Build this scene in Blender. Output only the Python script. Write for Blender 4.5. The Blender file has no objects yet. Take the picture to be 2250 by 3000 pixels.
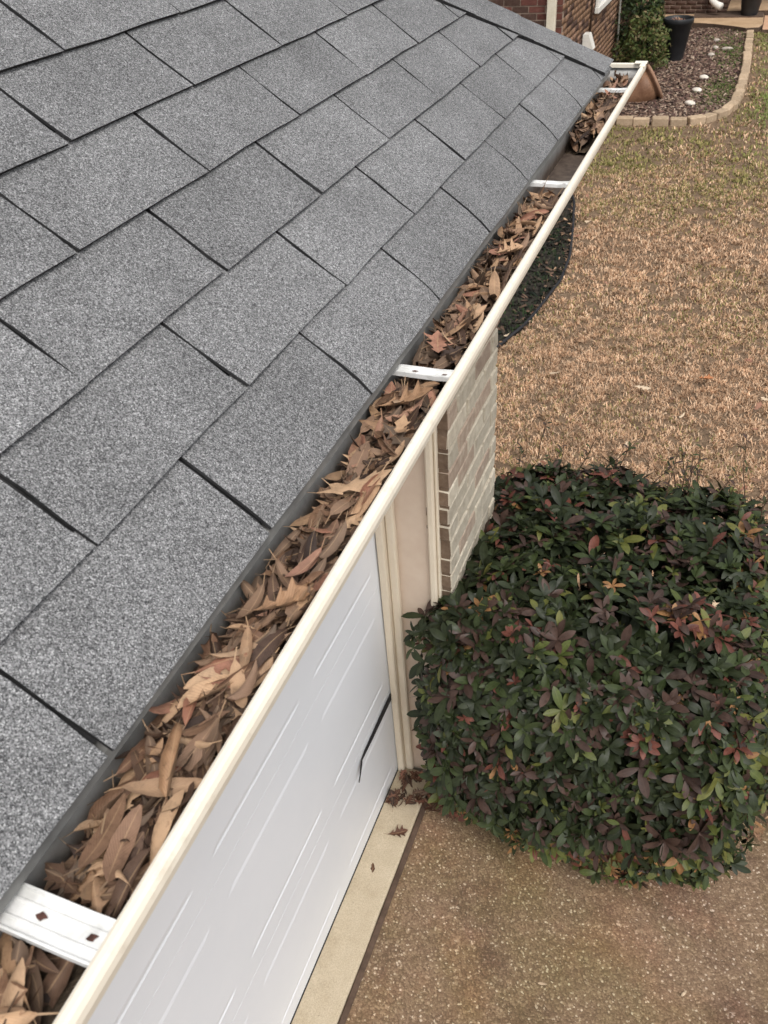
import bpy, bmesh, math, random
import numpy as np
from mathutils import Vector, Matrix, noise

random.seed(11)
RNG = np.random.default_rng(11)
scene = bpy.context.scene
COL = scene.collection
EAVE = 2.755                      # height of the garage eave above the drive

# ------------------------------------------------------------------ camera
cam_data = bpy.data.cameras.new('camera')
camera = bpy.data.objects.new('camera', cam_data)
COL.objects.link(camera)
CAM = Vector((0.41455, -0.59163, 0.59187 + EAVE))
RIGHT = Vector((0.92972, 0.36214, -0.06689))
UP = Vector((-0.18132, 0.60822, 0.77279))
FWD = Vector((-0.32054, 0.70635, -0.63113))
FPX = 2408.4 / 3000.0             # focal length over picture height
m = Matrix.Identity(4)
for i in range(3):
    m[i][0], m[i][1], m[i][2], m[i][3] = RIGHT[i], UP[i], -FWD[i], CAM[i]
camera.matrix_world = m
cam_data.sensor_fit = 'AUTO'
cam_data.sensor_width = 36.0
cam_data.lens = 36.0 * FPX
cam_data.clip_start = 0.05
cam_data.clip_end = 500
cam_data.dof.use_dof = True
cam_data.dof.focus_distance = 1.9
cam_data.dof.aperture_fstop = 13.0
scene.camera = camera

# ------------------------------------------------------------------ sky and sun
SUN_ELEV, SUN_AZ = math.radians(58), math.radians(140)   # azimuth clockwise from +Y
world = bpy.data.worlds.new('World')
scene.world = world
world.use_nodes = True
wn, wl = world.node_tree.nodes, world.node_tree.links
wn.clear()
w_out = wn.new('ShaderNodeOutputWorld')
w_bg = wn.new('ShaderNodeBackground')
w_sky = wn.new('ShaderNodeTexSky')
w_sky.sky_type = 'NISHITA'
w_sky.sun_disc = False
w_sky.sun_elevation = SUN_ELEV
w_sky.sun_rotation = SUN_AZ
w_sky.dust_density = 4.0
w_sky.air_density = 1.0
w_hsv = wn.new('ShaderNodeHueSaturation')
w_hsv.inputs['Saturation'].default_value = 0.22
w_bg.inputs['Strength'].default_value = 0.15
wl.new(w_sky.outputs[0], w_hsv.inputs['Color'])
wl.new(w_hsv.outputs[0], w_bg.inputs[0])
wl.new(w_bg.outputs[0], w_out.inputs[0])

sun_data = bpy.data.lights.new('sun', 'SUN')
sun_data.energy = 1.0
sun_data.angle = math.radians(30)
sun_data.color = (1.0, 0.95, 0.88)
sun = bpy.data.objects.new('sun', sun_data)
COL.objects.link(sun)
sd = Vector((math.sin(SUN_AZ) * math.cos(SUN_ELEV), math.cos(SUN_AZ) * math.cos(SUN_ELEV), math.sin(SUN_ELEV)))
sun.rotation_euler = sd.to_track_quat('Z', 'Y').to_euler()
sun.location = (3, -4, 9)

scene.view_settings.view_transform = 'Standard'
scene.view_settings.look = 'None'
scene.view_settings.gamma = 1.0
scene.view_settings.exposure = 0.5
scene.view_settings.use_curve_mapping = False


# ------------------------------------------------------------------ helpers
def link(name, mesh, mats, parent=None):
    if not isinstance(mats, (list, tuple)):
        mats = [mats]
    o = bpy.data.objects.new(name, mesh)
    COL.objects.link(o)
    for mt in mats:
        if mt.name not in [x.name for x in mesh.materials if x]:
            mesh.materials.append(mt)
    if parent is not None:
        o.parent = parent
    return o


def empty(name, loc=(0, 0, 0)):
    o = bpy.data.objects.new(name, None)
    o.empty_display_size = 0.1
    o.location = loc
    COL.objects.link(o)
    return o


def tag(o, label=None, cat=None, group=None, kind=None):
    if label: o['label'] = label
    if cat: o['category'] = cat
    if group: o['group'] = group
    if kind: o['kind'] = kind
    return o


def shift(mesh, d):
    mesh.transform(Matrix.Translation(Vector(d)))
    return mesh


def from_lists(name, verts, faces, smooth=False, mat_idx=None):
    me = bpy.data.meshes.new(name)
    me.from_pydata([tuple(v) for v in verts], [], [tuple(f) for f in faces])
    if mat_idx is not None:
        me.polygons.foreach_set('material_index', mat_idx)
    if smooth:
        me.polygons.foreach_set('use_smooth', [True] * len(me.polygons))
    me.update()
    return me


def from_numpy(name, V, F, smooth=False):
    """V (n,3), F (m,k) with a fixed k."""
    me = bpy.data.meshes.new(name)
    k = F.shape[1]
    me.vertices.add(len(V)); me.vertices.foreach_set('co', V.astype(np.float32).ravel())
    me.loops.add(F.size); me.loops.foreach_set('vertex_index', F.astype(np.int32).ravel())
    me.polygons.add(len(F))
    me.polygons.foreach_set('loop_start', np.arange(0, F.size, k, dtype=np.int32))
    me.polygons.foreach_set('loop_total', np.full(len(F), k, dtype=np.int32))
    if smooth:
        me.polygons.foreach_set('use_smooth', np.ones(len(F), dtype=bool))
    me.update(calc_edges=True)
    me.validate()
    return me


def box(x0, x1, y0, y1, z0, z1, bevel=0.0, name='box', jitter=0.0, seg=1):
    bm = bmesh.new()
    bmesh.ops.create_cube(bm, size=1.0)
    for v in bm.verts:
        v.co = Vector(((x0 + x1) / 2 + v.co.x * (x1 - x0), (y0 + y1) / 2 + v.co.y * (y1 - y0), (z0 + z1) / 2 + v.co.z * (z1 - z0)))
        if jitter:
            v.co += Vector((random.uniform(-1, 1), random.uniform(-1, 1), random.uniform(-1, 1))) * jitter
    if bevel:
        bmesh.ops.bevel(bm, geom=list(bm.edges), offset=bevel, segments=seg, affect='EDGES', profile=0.5)
    me = bpy.data.meshes.new(name)
    bm.to_mesh(me); bm.free()
    return me


def join_meshes(name, meshes):
    V, F, M, n = [], [], [], 0
    for me in meshes:
        V += [tuple(v.co) for v in me.vertices]
        for p in me.polygons:
            F.append([i + n for i in p.vertices]); M.append(p.material_index)
        n += len(me.vertices)
    return from_lists(name, V, F, mat_idx=M)


def lathe(prof, seg=24, name='lathe'):
    V, F = [], []
    for r, z in prof:
        for k in range(seg):
            a = 2 * math.pi * k / seg
            V.append((r * math.cos(a), r * math.sin(a), z))
    for i in range(len(prof) - 1):
        for k in range(seg):
            k2 = (k + 1) % seg
            F.append((i * seg + k, i * seg + k2, (i + 1) * seg + k2, (i + 1) * seg + k))
    return from_lists(name, V, F, smooth=True)


def tube(points, radii, seg=6, name='tube'):
    V, F = [], []
    pts = [Vector(p) for p in points]
    for i, p in enumerate(pts):
        t = (pts[min(i + 1, len(pts) - 1)] - pts[max(i - 1, 0)]).normalized()
        a = Vector((0, 0, 1)) if abs(t.z) < 0.9 else Vector((1, 0, 0))
        u = t.cross(a).normalized(); w = t.cross(u)
        r = radii[i] if isinstance(radii, (list, tuple)) else radii
        for k in range(seg):
            an = 2 * math.pi * k / seg
            V.append(p + (u * math.cos(an) + w * math.sin(an)) * r)
    for i in range(len(pts) - 1):
        for k in range(seg):
            k2 = (k + 1) % seg
            F.append((i * seg + k, i * seg + k2, (i + 1) * seg + k2, (i + 1) * seg + k))
    F.append(tuple(range(seg))[::-1]); n = (len(pts) - 1) * seg
    F.append(tuple(range(n, n + seg)))
    return from_lists(name, V, F, smooth=True)


# ------------------------------------------------------------------ materials
class Mat:
    def __init__(self, name, rough=0.6, spec=0.3):
        self.m = bpy.data.materials.new(name)
        self.m.use_nodes = True
        self.t = self.m.node_tree
        self.b = self.t.nodes['Principled BSDF']
        self.b.inputs['Roughness'].default_value = rough
        self.b.inputs['Specular IOR Level'].default_value = spec
        self.geo = None

    def n(self, kind, **kw):
        nd = self.t.nodes.new(kind)
        for k, v in kw.items():
            if k.startswith('i_'):
                key = k[2:].replace('_', ' ')
                nd.inputs[key].default_value = v
            else:
                setattr(nd, k, v)
        return nd

    def l(self, a, b):
        self.t.links.new(a, b)

    def pos(self):
        if self.geo is None:
            self.geo = self.n('ShaderNodeNewGeometry')
        return self.geo.outputs['Position']

    def noise(self, scale, detail=4, rough=0.6, vec=None):
        nd = self.n('ShaderNodeTexNoise')
        nd.inputs['Scale'].default_value = scale
        nd.inputs['Detail'].default_value = detail
        nd.inputs['Roughness'].default_value = rough
        self.l(vec if vec is not None else self.pos(), nd.inputs['Vector'])
        return nd

    def vor(self, scale, vec=None, feature='F1'):
        nd = self.n('ShaderNodeTexVoronoi', feature=feature)
        nd.inputs['Scale'].default_value = scale
        self.l(vec if vec is not None else self.pos(), nd.inputs['Vector'])
        return nd

    def ramp(self, fac, stops, interp='LINEAR'):
        r = self.n('ShaderNodeValToRGB')
        r.color_ramp.interpolation = interp
        els = r.color_ramp.elements
        while len(els) < len(stops):
            els.new(0.5)
        for e, (p, c) in zip(els, stops):
            e.position = p
            e.color = (c[0], c[1], c[2], 1) if not isinstance(c, (int, float)) else (c, c, c, 1)
        self.l(fac, r.inputs[0])
        return r.outputs[0]

    def mix(self, fac, a, b, blend='MIX'):
        x = self.n('ShaderNodeMix', data_type='RGBA', blend_type=blend)
        for sock, v in ((x.inputs[0], fac), (x.inputs[6], a), (x.inputs[7], b)):
            if isinstance(v, (int, float)):
                sock.default_value = v
            elif isinstance(v, tuple):
                sock.default_value = (v[0], v[1], v[2], 1)
            else:
                self.l(v, sock)
        return x.outputs[2]

    def math(self, op, a, b=None):
        x = self.n('ShaderNodeMath', operation=op)
        for sock, v in ((x.inputs[0], a), (x.inputs[1], b)):
            if v is None: continue
            if isinstance(v, (int, float)):
                sock.default_value = v
            else:
                self.l(v, sock)
        return x.outputs[0]

    def base(self, c):
        if isinstance(c, tuple):
            self.b.inputs['Base Color'].default_value = (c[0], c[1], c[2], 1)
        else:
            self.l(c, self.b.inputs['Base Color'])
        return self

    def bump(self, h, strength=0.3, dist=0.002):
        x = self.n('ShaderNodeBump')
        x.inputs['Strength'].default_value = strength
        x.inputs['Distance'].default_value = dist
        self.l(h, x.inputs['Height'])
        self.l(x.outputs[0], self.b.inputs['Normal'])
        return self


def weathered(name, c1, c2, scale=6, rough=0.6, spec=0.3, fine=60, bump=0.15, bdist=0.001, mot=0.25):
    M = Mat(name, rough, spec)
    n1 = M.noise(scale, 5, 0.65)
    col = M.ramp(n1.outputs[0], [(0.35, c1), (0.68, c2)])
    n2 = M.noise(fine, 3, 0.6)
    col = M.mix(mot, col, M.ramp(n2.outputs[0], [(0.3, 0.25), (0.7, 0.85)]), 'OVERLAY')
    M.base(col).bump(n2.outputs[0], bump, bdist)
    return M.m


# granule shingle
def shingle_material():
    M = Mat('shingle_granules', 0.95, 0.15)
    v = M.vor(880)
    sep = M.n('ShaderNodeSeparateColor'); M.l(v.outputs['Color'], sep.inputs[0])
    g = M.ramp(sep.outputs[0], [(0.0, (0.045, 0.046, 0.048)), (0.3, (0.125, 0.126, 0.128)), (0.62, (0.22, 0.221, 0.224)), (0.88, (0.325, 0.326, 0.33)), (1.0, (0.52, 0.52, 0.52))])
    big = M.noise(5, 6, 0.75)
    g = M.mix(1.0, g, M.ramp(big.outputs[0], [(0.3, 0.74), (0.7, 1.12)]), 'MULTIPLY')
    mid = M.noise(210, 3, 0.7)
    g = M.mix(1.0, g, M.ramp(mid.outputs[0], [(0.3, 0.72), (0.7, 1.25)]), 'MULTIPLY')
    oi = M.n('ShaderNodeObjectInfo')
    g = M.mix(1.0, g, M.ramp(oi.outputs['Random'], [(0.0, 0.90), (1.0, 1.06)]), 'MULTIPLY')
    M.base(g)
    add = M.math('ADD', v.outputs['Distance'], mid.outputs[0])
    M.bump(add, 0.55, 0.0016)
    return M.m


MAT_SHINGLE = shingle_material()
MAT_ASPHALT = weathered('asphalt_core', (0.02, 0.02, 0.021), (0.05, 0.05, 0.051), 30, 0.95, 0.1, 300)
MAT_DRIP = weathered('drip_edge_paint', (0.15, 0.15, 0.145), (0.22, 0.215, 0.20), 9, 0.5, 0.3)


def gutter_materials():
    M = Mat('gutter_cream_paint', 0.38, 0.4)
    n1 = M.noise(5, 5, 0.7)
    c = M.ramp(n1.outputs[0], [(0.3, (0.74, 0.67, 0.555)), (0.7, (0.81, 0.75, 0.635))])
    n2 = M.noise(45, 4, 0.7)
    c = M.mix(M.ramp(n2.outputs[0], [(0.55, 0.0), (0.78, 0.45)]), c, (0.47, 0.39, 0.29))
    M.base(c)
    outer = M.m
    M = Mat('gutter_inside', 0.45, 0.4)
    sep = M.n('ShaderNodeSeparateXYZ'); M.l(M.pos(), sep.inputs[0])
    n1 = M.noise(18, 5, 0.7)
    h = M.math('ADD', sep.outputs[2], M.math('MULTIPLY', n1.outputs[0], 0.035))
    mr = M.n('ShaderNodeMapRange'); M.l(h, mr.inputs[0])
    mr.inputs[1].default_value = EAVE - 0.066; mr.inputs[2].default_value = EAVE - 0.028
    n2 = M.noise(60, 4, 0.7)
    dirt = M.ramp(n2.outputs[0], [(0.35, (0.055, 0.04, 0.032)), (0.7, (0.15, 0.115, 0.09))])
    shaded_grey = M.ramp(n1.outputs[0], [(0.3, (0.33, 0.33, 0.315)), (0.7, (0.45, 0.45, 0.435))])  # inside paint greyed: shade under the eave put into the colour
    M.base(M.mix(mr.outputs[0], dirt, shaded_grey))
    return outer, M.m


MAT_GUTTER, MAT_GUTTER_IN = gutter_materials()
MAT_HANGER = weathered('hanger_aluminium', (0.64, 0.64, 0.62), (0.80, 0.80, 0.78), 30, 0.4, 0.45, mot=0.3)
MAT_RUST = weathered('rusty_screw', (0.05, 0.025, 0.02), (0.13, 0.06, 0.045), 200, 0.8, 0.2)
MAT_DOOR = weathered('door_white_paint', (0.82, 0.845, 0.88), (0.85, 0.872, 0.905), 3, 0.42, 0.35, 30, 0.02, mot=0.03)
MAT_TRIM = weathered('cream_trim_paint', (0.68, 0.59, 0.46), (0.75, 0.665, 0.53), 2.5, 0.5, 0.3, mot=0.05, bump=0.03)
MAT_BOARD = weathered('beige_jamb_board', (0.60, 0.48, 0.38), (0.67, 0.55, 0.44), 3, 0.55, 0.25, 25, mot=0.07, bump=0.04)
MAT_BLACK = weathered('black_rubber', (0.012, 0.012, 0.014), (0.03, 0.03, 0.032), 40, 0.7, 0.3)
MAT_MORTAR = weathered('pale_mortar', (0.47, 0.415, 0.325), (0.58, 0.52, 0.42), 25, 0.95, 0.1, 120, 0.5, 0.003)


def brick_material(name, a, b, c):
    M = Mat(name, 0.92, 0.12)
    oi = M.n('ShaderNodeObjectInfo')
    tex = M.n('ShaderNodeTexCoord')
    n1 = M.noise(28, 5, 0.7)
    col = M.ramp(n1.outputs[0], [(0.3, a), (0.55, b), (0.75, c)])
    col = M.mix(1.0, col, M.ramp(oi.outputs['Random'], [(0, 0.78), (1, 1.12)]), 'MULTIPLY')
    n2 = M.noise(160, 3, 0.7)
    M.base(col).bump(M.math('ADD', n1.outputs[0], n2.outputs[0]), 0.6, 0.004)
    return M.m


MAT_BRICK_PALE = brick_material('whitewashed_brick', (0.42, 0.365, 0.285), (0.55, 0.495, 0.395), (0.64, 0.59, 0.485))
MAT_BRICK_PINK = brick_material('pinkish_brick', (0.33, 0.25, 0.195), (0.43, 0.34, 0.265), (0.56, 0.48, 0.385))
MAT_BRICK_END = brick_material('brown_brick_end', (0.15, 0.10, 0.07), (0.21, 0.15, 0.105), (0.28, 0.21, 0.155))
MAT_BRICK_RED = brick_material('dark_red_brick', (0.085, 0.035, 0.028), (0.135, 0.055, 0.043), (0.19, 0.10, 0.08))
MAT_BRICK_TAN = brick_material('warm_brown_brick', (0.16, 0.09, 0.055), (0.24, 0.145, 0.09), (0.31, 0.21, 0.145))
MAT_BRICK_UMBER = brick_material('rose_brown_brick', (0.19, 0.11, 0.075), (0.28, 0.17, 0.115), (0.36, 0.25, 0.18))
MAT_BRICK_SHADE = brick_material('shade_umber_brick', (0.06, 0.035, 0.028), (0.095, 0.058, 0.045), (0.13, 0.085, 0.065))  # umber brick; the porch walls' shade is put into this dark colour
MAT_MORTAR_GREY = weathered('grey_mortar', (0.26, 0.20, 0.155), (0.36, 0.285, 0.225), 25, 0.95, 0.1, 120, 0.4, 0.003)


def driveway_material():
    M = Mat('exposed_aggregate', 0.85, 0.2)
    v = M.vor(150)
    sep = M.n('ShaderNodeSeparateColor'); M.l(v.outputs['Color'], sep.inputs[0])
    st = M.ramp(sep.outputs[0], [(0.0, (0.15, 0.098, 0.060)), (0.4, (0.20, 0.132, 0.082)), (0.78, (0.255, 0.172, 0.108)), (0.95, (0.33, 0.235, 0.15)), (0.99, (0.58, 0.47, 0.35))])
    v2 = M.vor(60)
    sep2 = M.n('ShaderNodeSeparateColor'); M.l(v2.outputs['Color'], sep2.inputs[0])
    big = M.math('MULTIPLY', M.math('GREATER_THAN', sep2.outputs[1], 0.945), M.math('LESS_THAN', v2.outputs['Distance'], 0.36))
    st = M.mix(big, st, (0.36, 0.265, 0.175))
    gap = M.ramp(v.outputs['Distance'], [(0.35, 1.0), (0.85, 0.78)])
    st = M.mix(1.0, st, gap, 'MULTIPLY')
    s1 = M.noise(1.3, 5, 0.65)
    st = M.mix(M.ramp(s1.outputs[0], [(0.42, 0.0), (0.58, 0.9)]), st, M.mix(1.0, st, (0.80, 0.86, 0.69), 'MULTIPLY'))
    s2 = M.noise(2.4, 4, 0.6)
    st = M.mix(M.ramp(s2.outputs[0], [(0.47, 0.0), (0.62, 0.8)]), st, M.mix(1.0, st, (1.22, 1.06, 1.04), 'MULTIPLY'))
    s3 = M.noise(1.9, 5, 0.7, M.n('ShaderNodeTexCoord').outputs['Object'])
    st = M.mix(M.ramp(s3.outputs[0], [(0.50, 0.0), (0.62, 0.8)]), st, M.mix(1.0, st, (0.62, 0.58, 0.62), 'MULTIPLY'))
    st = M.mix(1.0, st, (1.0, 1.0, 1.02), 'MULTIPLY')
    M.base(st).bump(M.math('SUBTRACT', 1.0, v.outputs['Distance']), 0.6, 0.004)
    return M.m


MAT_MORTAR_TAN = weathered('tan_mortar', (0.20, 0.135, 0.09), (0.27, 0.19, 0.13), 25, 0.95, 0.1, 120, 0.4, 0.003)
MAT_DRIVE = driveway_material()
MAT_PEBBLE = brick_material('pale_pebble', (0.30, 0.22, 0.14), (0.42, 0.33, 0.22), (0.58, 0.50, 0.38))


def strip_material():
    M = Mat('apron_concrete', 0.9, 0.15)
    n1 = M.noise(7, 6, 0.7)
    c = M.ramp(n1.outputs[0], [(0.3, (0.42, 0.345, 0.24)), (0.7, (0.54, 0.46, 0.34))])
    n2 = M.noise(38, 4, 0.75)
    c = M.mix(M.ramp(n2.outputs[0], [(0.66, 0.0), (0.74, 0.8)]), c, (0.10, 0.075, 0.05))
    n3 = M.noise(220, 2, 0.6)
    c = M.mix(1.0, c, M.ramp(n3.outputs[0], [(0.3, 0.82), (0.7, 1.12)]), 'MULTIPLY')
    M.base(c).bump(n3.outputs[0], 0.3, 0.002)
    return M.m


MAT_STRIP = strip_material()
MAT_SOIL = weathered('dark_soil', (0.045, 0.033, 0.024), (0.10, 0.075, 0.052), 9, 0.95, 0.1, 70, 0.8, 0.01)


def lawn_soil():
    M = Mat('lawn_thatch', 0.95, 0.08)
    n1 = M.noise(34, 5, 0.75)
    c = M.ramp(n1.outputs[0], [(0.3, (0.105, 0.072, 0.048)), (0.55, (0.20, 0.138, 0.09)), (0.8, (0.34, 0.24, 0.16))])
    M.base(c).bump(n1.outputs[0], 0.9, 0.02)
    return M.m


MAT_THATCH = lawn_soil()
MAT_MULCH_BED = weathered('mulch_ground', (0.055, 0.036, 0.03), (0.115, 0.078, 0.062), 16, 0.95, 0.08, 80, 0.8, 0.01)
MAT_DARK_BED = weathered('dark_bed_ground', (0.018, 0.016, 0.014), (0.045, 0.04, 0.032), 14, 0.95, 0.08, 80, 0.8, 0.01)


def tint_material(name, rough=0.8, spec=0.15, mottled=0.0):
    M = Mat(name, rough, spec)
    a = M.n('ShaderNodeAttribute', attribute_name='tint')
    c = a.outputs['Color']
    if mottled:
        n1 = M.noise(70, 3, 0.6)
        c = M.mix(mottled, c, M.ramp(n1.outputs[0], [(0.3, 0.2), (0.7, 0.85)]), 'OVERLAY')
    M.base(c)
    return M.m


MAT_GRASS = tint_material('grass_blade', 0.85, 0.1)
MAT_CHIP = tint_material('bark_chip', 0.9, 0.1, 0.3)
MAT_FARLEAF = tint_material('far_foliage', 0.6, 0.25)


def set_tint(me, colors):
    a = me.color_attributes.new('tint', 'FLOAT_COLOR', 'POINT')
    c = np.ones((len(colors), 4), dtype=np.float32)
    c[:, :3] = colors
    a.data.foreach_set('color', c.ravel())


def dead_leaf_material(name, stops):
    M = Mat(name, 0.62, 0.25)
    a = M.n('ShaderNodeAttribute', attribute_name='leafuv')
    sep = M.n('ShaderNodeSeparateXYZ'); M.l(a.outputs['Vector'], sep.inputs[0])
    oi = M.n('ShaderNodeObjectInfo')
    r = M.math('FRACT', M.math('ADD', sep.outputs[2], oi.outputs['Random']))
    c = M.ramp(r, stops)
    n1 = M.noise(55, 5, 0.7)
    c = M.mix(1.0, c, M.ramp(n1.outputs[0], [(0.28, 0.55), (0.5, 1.0), (0.75, 1.18)]), 'MULTIPLY')
    n2 = M.noise(190, 3, 0.7)
    c = M.mix(M.ramp(n2.outputs[0], [(0.63, 0.0), (0.72, 0.6)]), c, M.mix(1.0, c, (0.35, 0.3, 0.28), 'MULTIPLY'))
    # side veins and midrib
    ax = M.math('ABSOLUTE', sep.outputs[0])
    ph = M.math('SUBTRACT', M.math('MULTIPLY', sep.outputs[1], 55.0), M.math('MULTIPLY', ax, 12.0))
    vein = M.math('POWER', M.math('ABSOLUTE', M.math('SINE', ph)), 0.35)
    c = M.mix(1.0, c, M.ramp(vein, [(0.3, 0.80), (0.9, 1.0)]), 'MULTIPLY')
    rib = M.ramp(ax, [(0.03, 1.0), (0.09, 0.0)])
    c = M.mix(M.math('MULTIPLY', rib, 0.45), c, (0.42, 0.28, 0.16))
    geo = M.n('ShaderNodeNewGeometry')
    c = M.mix(M.math('MULTIPLY', geo.outputs['Backfacing'], 0.22), c, (0.36, 0.26, 0.18))
    M.base(c)
    M.bump(M.math('ADD', vein, n2.outputs[0]), 0.35, 0.0012)
    return M.m


MAT_LEAF_TAN = dead_leaf_material('tan_dead_leaf', [(0.0, (0.30, 0.175, 0.098)), (0.35, (0.37, 0.23, 0.135)), (0.7, (0.47, 0.31, 0.19)), (1.0, (0.33, 0.205, 0.122))])
MAT_LEAF_BROWN = dead_leaf_material('brown_dead_leaf', [(0.0, (0.135, 0.075, 0.045)), (0.4, (0.20, 0.115, 0.07)), (0.8, (0.16, 0.09, 0.06)), (1.0, (0.26, 0.155, 0.095))])
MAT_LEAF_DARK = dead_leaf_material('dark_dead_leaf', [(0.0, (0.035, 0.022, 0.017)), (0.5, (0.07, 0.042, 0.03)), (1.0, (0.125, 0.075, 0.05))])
MAT_LEAF_PINK = dead_leaf_material('reddish_dead_leaf', [(0.0, (0.27, 0.125, 0.08)), (0.5, (0.35, 0.18, 0.12)), (1.0, (0.24, 0.11, 0.075))])
MAT_LEAF_WET = dead_leaf_material('wet_dead_leaf', [(0.0, (0.075, 0.035, 0.022)), (1.0, (0.14, 0.065, 0.04))])
MAT_LEAF_ORANGE = dead_leaf_material('orange_dead_leaf', [(0.0, (0.42, 0.17, 0.07)), (1.0, (0.50, 0.22, 0.10))])
MAT_LEAF_PALE = dead_leaf_material('bleached_dead_leaf', [(0.0, (0.50, 0.38, 0.26)), (1.0, (0.60, 0.47, 0.33))])


def bush_leaf_material(name, c0, c1, under):
    M = Mat(name, 0.45, 0.24)
    a = M.n('ShaderNodeAttribute', attribute_name='leafuv')
    sep = M.n('ShaderNodeSeparateXYZ'); M.l(a.outputs['Vector'], sep.inputs[0])
    oi = M.n('ShaderNodeObjectInfo')
    r = M.math('FRACT', M.math('ADD', sep.outputs[2], oi.outputs['Random']))
    c = M.ramp(r, [(0.0, c0), (1.0, c1)])
    n1 = M.noise(60, 3, 0.6)
    c = M.mix(1.0, c, M.ramp(n1.outputs[0], [(0.3, 0.72), (0.7, 1.2)]), 'MULTIPLY')
    ax = M.math('ABSOLUTE', sep.outputs[0])
    rib = M.ramp(ax, [(0.05, 1.0), (0.14, 0.0)])
    c = M.mix(M.math('MULTIPLY', rib, 0.3), c, under)
    geo = M.n('ShaderNodeNewGeometry')
    c = M.mix(M.math('MULTIPLY', geo.outputs['Backfacing'], 0.6), c, under)
    M.base(c)
    rr = M.ramp(n1.outputs[0], [(0.3, 0.36), (0.7, 0.6)])
    M.l(rr, M.b.inputs['Roughness'])
    return M.m


BUSH_MATS = [
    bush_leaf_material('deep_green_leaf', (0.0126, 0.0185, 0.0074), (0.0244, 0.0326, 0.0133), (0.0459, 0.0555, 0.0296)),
    bush_leaf_material('mid_green_leaf', (0.0234, 0.0351, 0.0117), (0.0413, 0.0562, 0.0187), (0.0663, 0.0819, 0.039)),
    bush_leaf_material('olive_leaf', (0.056, 0.076, 0.02), (0.112, 0.112, 0.028), (0.128, 0.136, 0.056)),
    bush_leaf_material('bronze_leaf', (0.036, 0.0216, 0.0168), (0.068, 0.04, 0.0312), (0.08, 0.056, 0.044)),
    bush_leaf_material('red_leaf', (0.09, 0.0324, 0.0234), (0.153, 0.054, 0.0378), (0.153, 0.081, 0.063)),
    bush_leaf_material('orange_leaf', (0.20, 0.10, 0.04), (0.28, 0.15, 0.065), (0.27, 0.17, 0.09)),
]
MAT_TWIG = weathered('twig_bark', (0.07, 0.045, 0.03), (0.14, 0.09, 0.06), 60, 0.85, 0.15)
MAT_TWIG_GREY = weathered('grey_bark', (0.22, 0.22, 0.19), (0.36, 0.35, 0.31), 30, 0.85, 0.15)
MAT_TERRACOTTA = weathered('terracotta', (0.15, 0.075, 0.042), (0.24, 0.135, 0.08), 5, 0.5, 0.25, 40)
MAT_TERRA_RIM = weathered('terracotta_rim', (0.24, 0.135, 0.085), (0.31, 0.19, 0.125), 9, 0.6, 0.25, 40)
MAT_POT = weathered('black_plastic', (0.012, 0.013, 0.015), (0.024, 0.025, 0.027), 6, 0.5, 0.35)
MAT_WHITE = weathered('white_metal_paint', (0.66, 0.64, 0.58), (0.76, 0.74, 0.68), 8, 0.45, 0.4)
MAT_CREAMPIPE = weathered('cream_metal_paint', (0.58, 0.52, 0.40), (0.66, 0.60, 0.48), 8, 0.45, 0.35)
MAT_STONE = weathered('white_stone', (0.60, 0.54, 0.46), (0.76, 0.71, 0.63), 14, 0.85, 0.2)
MAT_STONE_DULL = weathered('dull_stone', (0.36, 0.31, 0.26), (0.50, 0.45, 0.39), 14, 0.85, 0.2)
MAT_PAVER = brick_material('tan_paver', (0.36, 0.265, 0.175), (0.46, 0.345, 0.235), (0.55, 0.44, 0.31))
MAT_PORCH = weathered('tan_porch_concrete', (0.36, 0.24, 0.14), (0.46, 0.32, 0.20), 4, 0.85, 0.2)
MAT_PORCH_PINK = weathered('pink_walk_concrete', (0.45, 0.27, 0.17), (0.54, 0.34, 0.22), 4, 0.85, 0.2)
MAT_RISER = weathered('brown_riser', (0.075, 0.05, 0.036), (0.12, 0.08, 0.058), 10, 0.85, 0.2)
MAT_GLASS = Mat('window_glass', 0.12, 0.5).base((0.62, 0.62, 0.60)).m
MAT_POTSOIL = weathered('potting_soil', (0.12, 0.07, 0.045), (0.26, 0.16, 0.10), 40, 0.95, 0.1)

# ------------------------------------------------------------------ ground and paving
tag(link('ground', shift(from_lists('ground', [(-90, -60, 0), (90, -60, 0), (90, 160, 0), (-90, 160, 0)], [(0, 1, 2, 3)]), (0, 0, -0.03)), MAT_SOIL), kind='structure')


def sheet(name, poly, z, mat):
    return tag(link(name, from_lists(name, [(x, y, z) for x, y in poly], [tuple(range(len(poly)))]), mat), kind='structure')


STRIP_X = -0.365
LAWN_Y = 1.62
sheet('lawn', [(-2.0, 2.0), (-0.27, 2.0), (-0.27, LAWN_Y), (9, LAWN_Y), (14, 30), (0.35, 30), (0.35, 18.9), (-2.0, 12.2), (-8, 12.2), (-8, 2.0)], -0.012, MAT_THATCH)
# driveway with a slightly ragged far edge
edge = [(-0.345 + 0.25 * k, 1.50 + 0.03 * math.sin(k * 1.7) + (0.22 if k > 5 else (0.1 if k > 4 else 0))) for k in range(0, 40)]
drive = sheet('driveway', [(-0.345, -9)] + [(9.4, -9)] + [(x, y) for x, y in edge[::-1]], -0.002, MAT_DRIVE)
sheet('planting_bed', [(-0.36, 1.30), (0.86, 1.36), (0.92, 2.5), (-0.26, 2.5)], 0.004, MAT_SOIL)
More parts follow.
